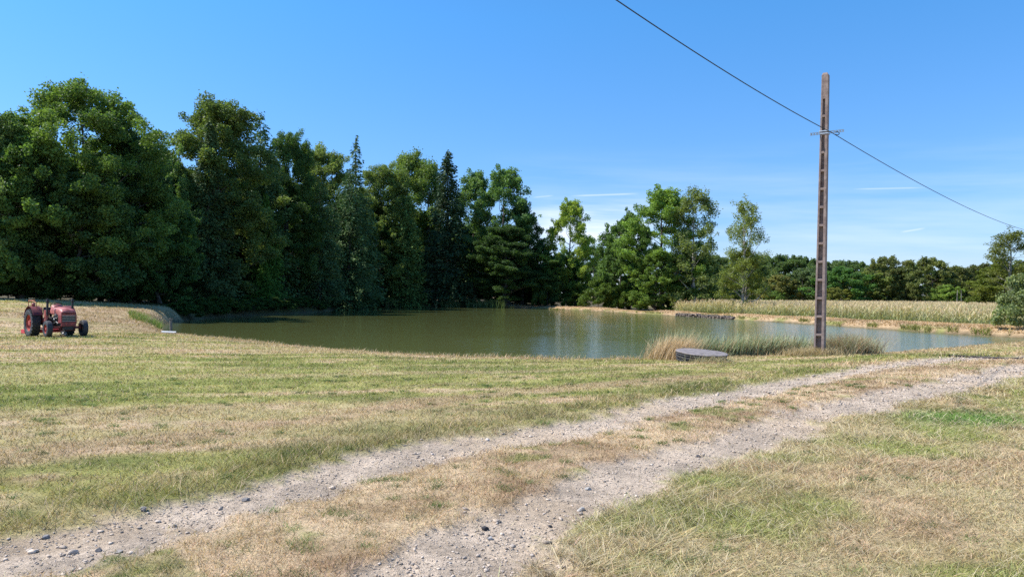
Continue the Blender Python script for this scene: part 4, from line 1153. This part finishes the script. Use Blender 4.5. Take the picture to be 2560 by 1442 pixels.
# ------------------------------------------------------------ round stack by the water
M_GREYWOOD = simple("weathered_grey_lid", (.27, .235, .225), .9, scale=6, c2=(.16, .135, .13), bump=.6)
M_RUB = simple("old_rubber", (.05, .048, .052), .75, scale=12, var=.4, bump=.3)
sc_ = at(1752, 893, 20.4)
stack = empty("round_cover", (sc_.x, sc_.y, gz(sc_.x, sc_.y) - .03), 0); stack.rotation_euler = (R(3.5), R(3), 0); stack.scale = (1, 1, .82)
tag(stack, "low round stack of dark ribbed rings under a weathered grey lid, by the reeds", "well cover")
bm = bmesh.new()
prof = [(.0, 0), (.60, 0), (.66, .03), (.67, .08), (.62, .10), (.62, .12), (.68, .14), (.69, .19), (.64, .21), (.64, .23), (.69, .25), (.685, .29), (.62, .30), (0, .30)]
rings = []
for r_, zz_ in prof:
    rings.append([bm.verts.new((max(r_, .002) * math.cos(a) * (1 + .01 * math.sin(5 * a)), max(r_, .002) * math.sin(a), zz_)) for a in [2 * math.pi * k / 40 for k in range(40)]])
for A, B in zip(rings[:-1], rings[1:]):
    for k in range(40): bm.faces.new((A[k], A[(k + 1) % 40], B[(k + 1) % 40], B[k]))
obj_bm("rings", bm, M_RUB, stack, smooth=True)
bm = bmesh.new()
prof = [(0, .30), (.66, .30), (.70, .315), (.705, .335), (.69, .352), (.60, .362), (.55, .358), (.50, .366), (.3, .372), (0, .375)]
rings = []
for r_, zz_ in prof:
    rings.append([bm.verts.new((max(r_, .002) * math.cos(a) * (1 + .018 * math.sin(3 * a + 1)), max(r_, .002) * math.sin(a) * (1 + .015 * math.sin(7 * a)), zz_ + .006 * math.sin(4 * a) * r_)) for a in [2 * math.pi * k / 48 for k in range(48)]])
for A, B in zip(rings[:-1], rings[1:]):
    for k in range(48): bm.faces.new((A[k], A[(k + 1) % 48], B[(k + 1) % 48], B[k]))
obj_bm("lid", bm, M_GREYWOOD, stack, smooth=True)

# ------------------------------------------------------------ post, pale pipe, sluice, hose, branch
M_OLDWOOD = simple("old_wood", (.24, .21, .17), .9, scale=18, var=.5, bump=.5)
p = at(427, 831, 39.5); z0 = gz(p.x, p.y) - .15
bm = bmesh.new(); v_ = [(0, 0, 0), (.01, 0, .5), (-.015, .01, 1.08)]
cyl(bm, v_[0], v_[1], .075, .07, 8); cyl(bm, v_[1], v_[2], .069, .06, 8); bx(bm, (-.01, 0, 1.02), (.19, .15, .05), (0, 0, .4))
o = obj_bm("mooring_post", bm, M_OLDWOOD); o.location = (p.x, p.y, z0); tag(o, "weathered wooden post at the water's edge in the left cove", "post")
p = at(424, 832, 38.6)
bm = bmesh.new(); cyl(bm, (-.42, .02, .09), (.36, -.02, .07), .075, .075, 14, caps=False); cyl(bm, (-.42, .02, .09), (.36, -.02, .07), .06, .06, 14, caps=False)
o = obj_bm("pipe", bm, simple("pale_pipe", (.62, .62, .6), .6, var=.2), smooth=True); o.location = (p.x, p.y, gz(p.x, p.y) + .02); tag(o, "short pale grey pipe lying on the bank below the wooden post", "pipe")

sl_ = empty("sluice_wall", (0, 0, 0)); tag(sl_, "low dark rubble stone wall with a square sluice opening in the far bank", "stone wall")
a_ = atz(1690, 789.5, ZW); b_ = atz(1830, 798.5, ZW); L_ = (b_ - a_).length; an = math.atan2(b_.y - a_.y, b_.x - a_.x)
_o = Vector(((a_.x + b_.x) / 2, (a_.y + b_.y) / 2, 0)).normalized(); sl_.location = a_ + _o * .45; sl_.rotation_euler = (0, 0, an)
bm = bmesh.new(); rg = random.Random(3)
xx = 0
oc = L_ * .40
for row in range(3):
    xx = rg.uniform(0, .2)
    while xx < L_:
        w_ = rg.uniform(.25, .6)
        if not (oc - .4 < xx + w_ / 2 < oc + .4) or row == 3:
            vs = bx(bm, (xx + w_ / 2, rg.uniform(-.12, .12), -.03 + row * .13 + rg.uniform(-.05, .05)), (w_ * .8, .45, .16), (rg.uniform(-.15, .15), rg.uniform(-.15, .15), rg.uniform(-.3, .3)))
        xx += w_
obj_bm("rubble_stones", bm, simple("rubble", (.20, .155, .125), .95, scale=4, c2=(.06, .05, .045), bump=.6), sl_, bevel=.02)
bm = bmesh.new(); bx(bm, (oc, -.02, .34), (1.1, .6, .08)); obj_bm("lintel", bm, M_CONC, sl_, bevel=.01)
bm = bmesh.new(); bx(bm, (oc, .2, .0), (.9, .06, .6)); obj_bm("opening_shade", bm, simple("shade_black", (.015, .014, .013), .9), sl_)  # black sheet standing in for the shade inside the opening

hp = [atz(2372, 893, 0), atz(2400, 891, 0), atz(2440, 891.5, 0), atz(2480, 894, 0), atz(2540, 895, 0), atz(2600, 894, 0), atz(2700, 896, 0)]
hp = catmull([(q.x, q.y) for q in hp], 6, False)
v, f = tube([(q[0], q[1], gz(q[0], q[1]) + .035) for q in hp], [.028] * len(hp), 6)
o = make_mesh("hose", v, f, simple("dark_hose", (.07, .055, .05), .7), smooth=True); tag(o, "dark hose lying across the track at the right border", "hose")
q0_ = at(848, 767, 116); 
v, f = tube([(0, 0, .5), (-.35, 0, .35), (-.5, 0, .1), (-.2, 0, -.02), (1.2, -.3, -.0), (3.4, -.8, .02)], [.04, .06, .07, .08, .07, .03], 6)
o = make_mesh("fallen_branch", v, f, M_BARKPALE, smooth=True); o.location = (q0_.x, 116, ZW + .05); tag(o, "pale curved branch lying on the water beside the sunlit bush", "branch")

# ------------------------------------------------------------ tractor
M_RED = simple("faded_red_paint", (.34, .05, .048), .55, scale=7, c2=(.15, .03, .027), bump=.05, spec=.5)
M_PINK = simple("sun_bleached_red", (.50, .165, .14), .5, scale=6, c2=(.27, .06, .05))
M_DRED = simple("dull_dark_red", (.20, .03, .03), .6, scale=7, c2=(.10, .02, .02))
M_BLK = simple("greasy_black", (.022, .02, .022), .55, var=.5, scale=12)
M_TYRE = simple("tyre_rubber", (.045, .045, .052), .7, scale=10, var=.35)
M_RIM = simple("rim_red", (.48, .11, .085), .5, scale=6, c2=(.45, .07, .06))
M_ORANGE = simple("rusty_orange", (.55, .20, .06), .6, scale=10, c2=(.35, .1, .04))
M_METAL = simple("dull_metal", (.35, .34, .33), .45, .6, scale=20)
M_MOWRED = simple("bright_red_steel", (.62, .03, .06), .4, scale=9, c2=(.5, .02, .04))
M_GLASS = simple("lamp_glass", (.75, .7, .65), .15, scale=5, var=.1)

th_ = R(49)
Rx = Vector((math.sin(th_), -math.cos(th_), 0)); Ryv = Vector((math.cos(th_), math.sin(th_), 0))
fw = at(119, 843, 29.5)
org = fw - Rx * 1.85 + Ryv * .65
tz_ = gz(org.x, org.y)
tr_ = empty("tractor", (org.x, org.y, tz_ + .0), math.atan2(Rx.y, Rx.x))
tag(tr_, "old faded red farm tractor with a bleached bonnet, parked on the lawn at the left", "tractor")
zf = gz(fw.x, fw.y) - tz_
def wheel(name, cx, cy, rad, wd, side, lug, parent, z0=0.0):
    bm = bmesh.new(); ri = rad * (.60 if lug else .55); hw = wd / 2
    prof = [(ri, -hw * .72), (ri * 1.05, -hw * .92), (rad * .86, -hw), (rad * .95, -hw * .9), (rad * (.955 if lug else 1), -hw * .5), (rad * (.96 if lug else 1.005), 0), (rad * (.955 if lug else 1), hw * .5), (rad * .95, hw * .9), (rad * .86, hw), (ri * 1.05, hw * .92), (ri, hw * .72)]
    lathe_y(bm, prof, 0, (cx, cy, rad + z0), 40, close=True)
    if lug:
        n_ = 22
        for k in range(n_):
            for s_ in (-1, 1):
                a = 2 * math.pi * (k + (.5 if s_ > 0 else 0)) / n_
                M = Matrix.Translation((cx, cy, rad + z0)) @ Matrix.Rotation(-a, 4, 'Y') @ Matrix.Translation((rad * .955, s_ * hw * .5, 0)) @ Matrix.Rotation(s_ * R(38), 4, 'X')
                bmesh.ops.create_cube(bm, size=1, matrix=M @ Matrix.Diagonal((rad * .09, hw * 1.12, .045, 1)))
    else:
        for yy in (-.4, 0, .4):
            bmesh.ops.create_cone(bm, cap_ends=False, segments=40, radius1=rad * 1.012, radius2=rad * 1.012, depth=hw * .28, matrix=Matrix.Translation((cx, cy + yy * hw * 1.3, rad + z0)) @ Matrix.Rotation(R(90), 4, 'X'))
    w_ = obj_bm(name, bm, M_TYRE, parent, smooth=not lug)
    w_.name = name
    bm = bmesh.new(); o_ = side * hw
    prof = [(ri * 1.02, -hw * .7), (ri * 1.02, hw * .7), (ri * .93, hw * .7), (ri * .9, o_ * .2), (ri * .72, o_ * .02), (ri * .62, o_ * .12), (ri * .3, o_ * .3), (ri * .28, o_ * .72), (.002, o_ * .75)] if side > 0 else \
           [(ri * 1.02, hw * .7), (ri * 1.02, -hw * .7), (ri * .93, -hw * .7), (ri * .9, o_ * .2), (ri * .72, o_ * .02), (ri * .62, o_ * .12), (ri * .3, o_ * .3), (ri * .28, o_ * .72), (.002, o_ * .75)]
    lathe_y(bm, prof, 0, (cx, cy, rad + z0), 32)
    for k in range(8):
        a = 2 * math.pi * k / 8; rr_ = ri * .42
        cyl(bm, (cx + rr_ * math.cos(a), cy + o_ * .15, rad + z0 + rr_ * math.sin(a)), (cx + rr_ * math.cos(a), cy + o_ * .42, rad + z0 + rr_ * math.sin(a)), .018, seg=8)
    obj_bm("rim", bm, M_RIM, w_, smooth=True)
    return w_
wheel("rear_wheel", 0, -.66, .58, .33, -1, True, tr_)
wheel("rear_wheel", 0, .66, .58, .33, 1, True, tr_)
wheel("front_wheel", 1.85, -.65, .325, .20, -1, False, tr_, zf)
wheel("front_wheel", 1.85, .65, .325, .20, 1, False, tr_, zf)
def osec(x_, hw, z0, z1, rad_, crown=0.03, n_=6):
    """rounded-top section in plane x"""
    pts = [(x_, -hw, z0), (x_, -hw, z1 - rad_)]
    for i in range(1, n_): a = math.pi - i / n_ * math.pi / 2; pts.append((x_, -hw + rad_ + rad_ * math.cos(a), z1 - rad_ + rad_ * math.sin(a)))
    pts.append((x_, 0, z1 + crown))
    for i in range(1, n_): a = math.pi / 2 - i / n_ * math.pi / 2; pts.append((x_, hw - rad_ + rad_ * math.cos(a), z1 - rad_ + rad_ * math.sin(a)))
    pts += [(x_, hw, z1 - rad_), (x_, hw, z0)]
    return pts
bm = bmesh.new()
loft(bm, [osec(.78, .25, .98, 1.20, .12), osec(1.1, .265, .97, 1.23, .12), osec(1.6, .27, .96, 1.225, .12), osec(1.95, .275, .93, 1.19, .11), osec(2.14, .27, .90, 1.12, .09), osec(2.18, .26, .90, 1.06, .07)])
obj_bm("bonnet", bm, M_PINK, tr_, smooth=True)
for s_ in (-1, 1):
    bm = bmesh.new(); bx(bm, (1.98, s_ * .262, .78), (.36, .02, .32)); obj_bm("nose_side_panel", bm, M_RED, tr_, bevel=.006)
bm = bmesh.new()
bx(bm, (2.15, 0, 1.0), (.06, .54, .12)); bx(bm, (2.15, 0, .58), (.08, .54, .17)); bx(bm, (2.15, -.265, .78), (.09, .04, .34)); bx(bm, (2.15, .265, .78), (.09, .04, .34))
obj_bm("grille_frame", bm, M_RED, tr_, bevel=.012)
bm = bmesh.new(); bx(bm, (2.11, 0, .80), (.05, .49, .32)); obj_bm("radiator", bm, M_BLK, tr_)
bm = bmesh.new()
for k in range(4): bx(bm, (2.175, 0, .70 + k * .072), (.025, .50, .022))
obj_bm("grille_bars", bm, M_METAL, tr_)
bm = bmesh.new(); bx(bm, (1.5, 0, .72), (.95, .30, .46)); bx(bm, (.75, 0, .62), (.7, .36, .40)); bx(bm, (.1, 0, .60), (.7, .46, .36)); cyl(bm, (0, -.62, .58), (0, .62, .58), .1)
bx(bm, (2.02, 0, .46), (.28, .34, .26)); bx(bm, (1.3, 0, .47), (.9, .26, .1))
for k in range(4): cyl(bm, (1.2 + k * .18, -.14, .8), (1.2 + k * .18, -.24, .9), .045, seg=10)
cyl(bm, (1.62, -.16, .86), (1.62, -.26, .86), .09, seg=14); cyl(bm, (1.38, -.15, .68), (1.38, -.25, .68), .07, seg=12)
obj_bm("engine_block", bm, M_BLK, tr_, bevel=.015)
bm = bmesh.new()
cyl(bm, (1.45, -.24, .93), (1.62, -.26, .95), .055, seg=12); path(bm, [(1.2, -.22, .78), (1.36, -.27, .84), (1.6, -.26, .8), (1.75, -.24, .9)], .018); path(bm, [(1.15, -.2, .6), (1.5, -.25, .66), (1.72, -.24, .6)], .02)
bmesh.ops.create_uvsphere(bm, u_segments=12, v_segments=8, radius=.06, matrix=Matrix.Translation((1.30, -.24, .74)))
obj_bm("engine_fittings", bm, M_METAL, tr_, smooth=True)
bm = bmesh.new()
cyl(bm, (1.85, -.56, .36 + zf), (1.85, .56, .36 + zf), .045); bx(bm, (1.85, 0, .42), (.14, .5, .12))
for s_ in (-1, 1): cyl(bm, (1.85, s_ * .53, .30 + zf), (1.83, s_ * .50, .58), .04)
path(bm, [(1.72, -.5, .4), (1.72, .5, .4)], .018)
obj_bm("front_axle", bm, M_DRED, tr_)
# fenders
for s_ in (-1, 1):
    bm = bmesh.new(); inner = s_ * .44; outer = s_ * .80
    arc = [(.68 * math.cos(a), .60 + .68 * math.sin(a)) for a in [R(165) - k * R(165 - 28) / 12 for k in range(13)]]
    A = [bm.verts.new((x_, inner, z_)) for x_, z_ in arc]; B = [bm.verts.new((x_, outer, z_)) for x_, z_ in arc]
    A2 = [bm.verts.new((x_ * .975, inner, .6 + (z_ - .6) * .975)) for x_, z_ in arc]; B2 = [bm.verts.new((x_ * .975, outer, .6 + (z_ - .6) * .975)) for x_, z_ in arc]
    for k in range(12):
        bm.faces.new((A[k], A[k + 1], B[k + 1], B[k])); bm.faces.new((A2[k], B2[k], B2[k + 1], A2[k + 1]))
        bm.faces.new((A[k], A2[k], A2[k + 1], A[k + 1])); bm.faces.new((B[k], B[k + 1], B2[k + 1], B2[k]))
    bx(bm, (-.02, inner - s_ * .012, 1.0), (.9, .02, .46)); bx(bm, (.36, inner - s_ * .012 + s_ * .003, .72), (.3, .02, .3))
    fd = obj_bm("fender", bm, M_DRED, tr_)
    if s_ < 0:
        bm = bmesh.new(); path(bm, [(-.35, -.70, 1.27), (-.35, -.70, 1.50), (.0, -.68, 1.50), (.32, -.62, 1.42), (.35, -.60, 1.18)], .016, 6); path(bm, [(-.35, -.48, 1.27), (-.35, -.48, 1.52), (-.35, -.70, 1.5)], .016, 6); path(bm, [(0, -.68, 1.27), (0, -.68, 1.5)], .014, 6)
        obj_bm("grab_rail", bm, M_ORANGE, fd)
        bm = bmesh.new(); bmesh.ops.create_uvsphere(bm, u_segments=14, v_segments=8, radius=.075, matrix=Matrix.Translation((.05, -.64, 1.34)) @ Matrix.Diagonal((.9, 1, 1, 1)))
        obj_bm("work_lamp", bm, M_PINK, fd, smooth=True)
bm = bmesh.new(); bx(bm, (.05, 0, .95), (.42, .42, .07)); bx(bm, (-.17, 0, 1.08), (.06, .42, .28), (0, -.15, 0)); cyl(bm, (.05, 0, .75), (.05, 0, .93), .05)
obj_bm("seat", bm, M_BLK, tr_, bevel=.02)
# steering column and wheel
bm = bmesh.new(); cyl(bm, (.92, 0, 1.0), (.66, 0, 1.30), .022); obj_bm("steering_column", bm, M_BLK, tr_)
bm = bmesh.new()
nx = Vector((-.45, 0, .9)).normalized(); u_ = Vector((0, 1, 0)); w2 = nx.cross(u_)
ring = [Vector((.64, 0, 1.33)) + (u_ * math.cos(a) + w2 * math.sin(a)) * .2 for a in [2 * math.pi * k / 20 for k in range(21)]]
path(bm, ring, .016, 6)
for a in (0, 2.1, 4.2): cyl(bm, (.64, 0, 1.33), Vector((.64, 0, 1.33)) + (u_ * math.cos(a) + w2 * math.sin(a)) * .2, .01, seg=6)
obj_bm("steering_wheel", bm, M_BLK, tr_)
bm = bmesh.new(); loft(bm, [osec(.70, .20, 1.0, 1.30, .14), osec(.80, .23, 1.0, 1.36, .15), osec(.93, .20, 1.0, 1.27, .12)])
obj_bm("dashboard_cowl", bm, M_PINK, tr_, smooth=True)
# loader posts
for s_ in (-1, 1):
    bm = bmesh.new(); bx(bm, (1.15, s_ * .46, .97), (.085, .07, .96)); bx(bm, (1.15, s_ * .46, .58), (.20, .09, .34)); cyl(bm, (1.15, s_ * .41, 1.50), (1.15, s_ * .51, 1.50), .055, seg=12)
    cyl(bm, (1.15, s_ * .46, 1.5), (1.15, s_ * .46, 1.6), .03, seg=8); bx(bm, (1.15, s_ * .33, .55), (.12, .3, .08))
    pst = obj_bm("loader_post", bm, M_BLK, tr_, bevel=.008)
    bm = bmesh.new(); bx(bm, (1.21, s_ * .49, .72), (.02, .06, .42)); obj_bm("side_plate", bm, M_PINK, pst)
bm = bmesh.new(); bx(bm, (.72, -.36, .95), (.22, .12, .34)); bx(bm, (.72, -.38, .66), (.26, .12, .2)); obj_bm("tool_box", bm, M_PINK, tr_, bevel=.01)
# mower arms and bars under the tractor
bm = bmesh.new()
bx(bm, (-.75, -.62, .20), (.50, .34, .16)); bx(bm, (-.75, .1, .20), (.46, 1.2, .14)); bx(bm, (-.35, -.2, .34), (.5, .06, .05))
md = obj_bm("mower_deck", bm, M_MOWRED, tr_, bevel=.01)
bm = bmesh.new(); path(bm, [(-.9, -.70, .26), (-.82, -.70, .55), (-.6, -.66, .28)], .02, 6); obj_bm("linkage_bars", bm, M_METAL, md)
bm = bmesh.new(); bx(bm, (.75, -.48, .30), (1.2, .08, .06)); bx(bm, (.75, .48, .30), (1.2, .08, .06)); bx(bm, (.9, 0, .28), (.08, .95, .06))
obj_bm("step_bar", bm, M_RED, tr_, bevel=.006)
bm = bmesh.new(); bmesh.ops.create_uvsphere(bm, u_segments=14, v_segments=10, radius=.10, matrix=Matrix.Translation((1.75, -.02, .16))); cyl(bm, (1.75, -.02, .24), (1.75, -.02, .36), .03)
obj_bm("hitch_ball", bm, M_METAL, tr_, smooth=True)

import sys as _s
print('objects', len(bpy.data.objects), 'faces', sum(len(m_.polygons) for m_ in bpy.data.meshes))

# rough dry grass on the mound and shaded bank at the left
n0 = 60000; px = rng.uniform(-60, 900, n0); Yv = rng.uniform(40, 105, n0); X = (px - 1280) / 1849 * Yv
sdp = pond_sd(X, Yv); kk = (sdp > .2) & ~inside(X, Yv, WOODP); X, Yv = X[kk], Yv[kk]; n0 = len(X)
c_, _ = ground_col(X, Yv)
v, f, cc = blades(np.c_[X, Yv, ground_z(X, Yv) - .02], rng.uniform(.04, .16, n0), np.full(n0, .05), rng.uniform(0, 6.28, n0), rng.uniform(.2, 1.5, n0), rng.uniform(0, .8, n0), 2, c_ * rng.uniform(.5, 1.3, (n0, 1)), c_ * 1.2)
o = make_mesh("bank_grass", v, f, M_GRASS, np.clip(cc, .01, .9)); tag(o, "rough hay coloured grass on the mound between the tractor and the wood", "grass", kind='stuff')

# fringe of uncut dry grass along the near shore
n0 = 9000
t_i = rng.uniform(0, len(lip_w) - 1.001, n0); i0 = t_i.astype(int); fr = t_i - i0
LW = np.array([tuple(q) for q in lip_w]); Q_ = LW[i0] * (1 - fr[:, None]) + LW[i0 + 1] * fr[:, None]
kk = fbm(t_i * 6, t_i * 0, 131) + rng.random(n0) * .4 > .72
Q_ = Q_[kk]; n0 = len(Q_); X = Q_[:, 0] + rng.normal(0, .12, n0); Yv = Q_[:, 1] + rng.normal(.1, .18, n0)
c1 = (np.array([.6, .45, .28]) * rng.uniform(.5, 1.15, (n0, 1))); gk = rng.random(n0) < .3; c1[gk] = np.array([.22, .25, .08])
v, f, cc = blades(np.c_[X, Yv, ground_z(X, Yv) - .02], rng.uniform(.06, .2, n0), np.full(n0, .018), rng.uniform(0, 6.28, n0), rng.uniform(.1, 1.0, n0), rng.uniform(0, .7, n0), 2, c1, c1)
o = make_mesh("shore_grass", v, f, M_GRASS, np.clip(cc, .01, .9)); tag(o, "ragged dry grass fringe along the near edge of the pond", "grass", kind='stuff')
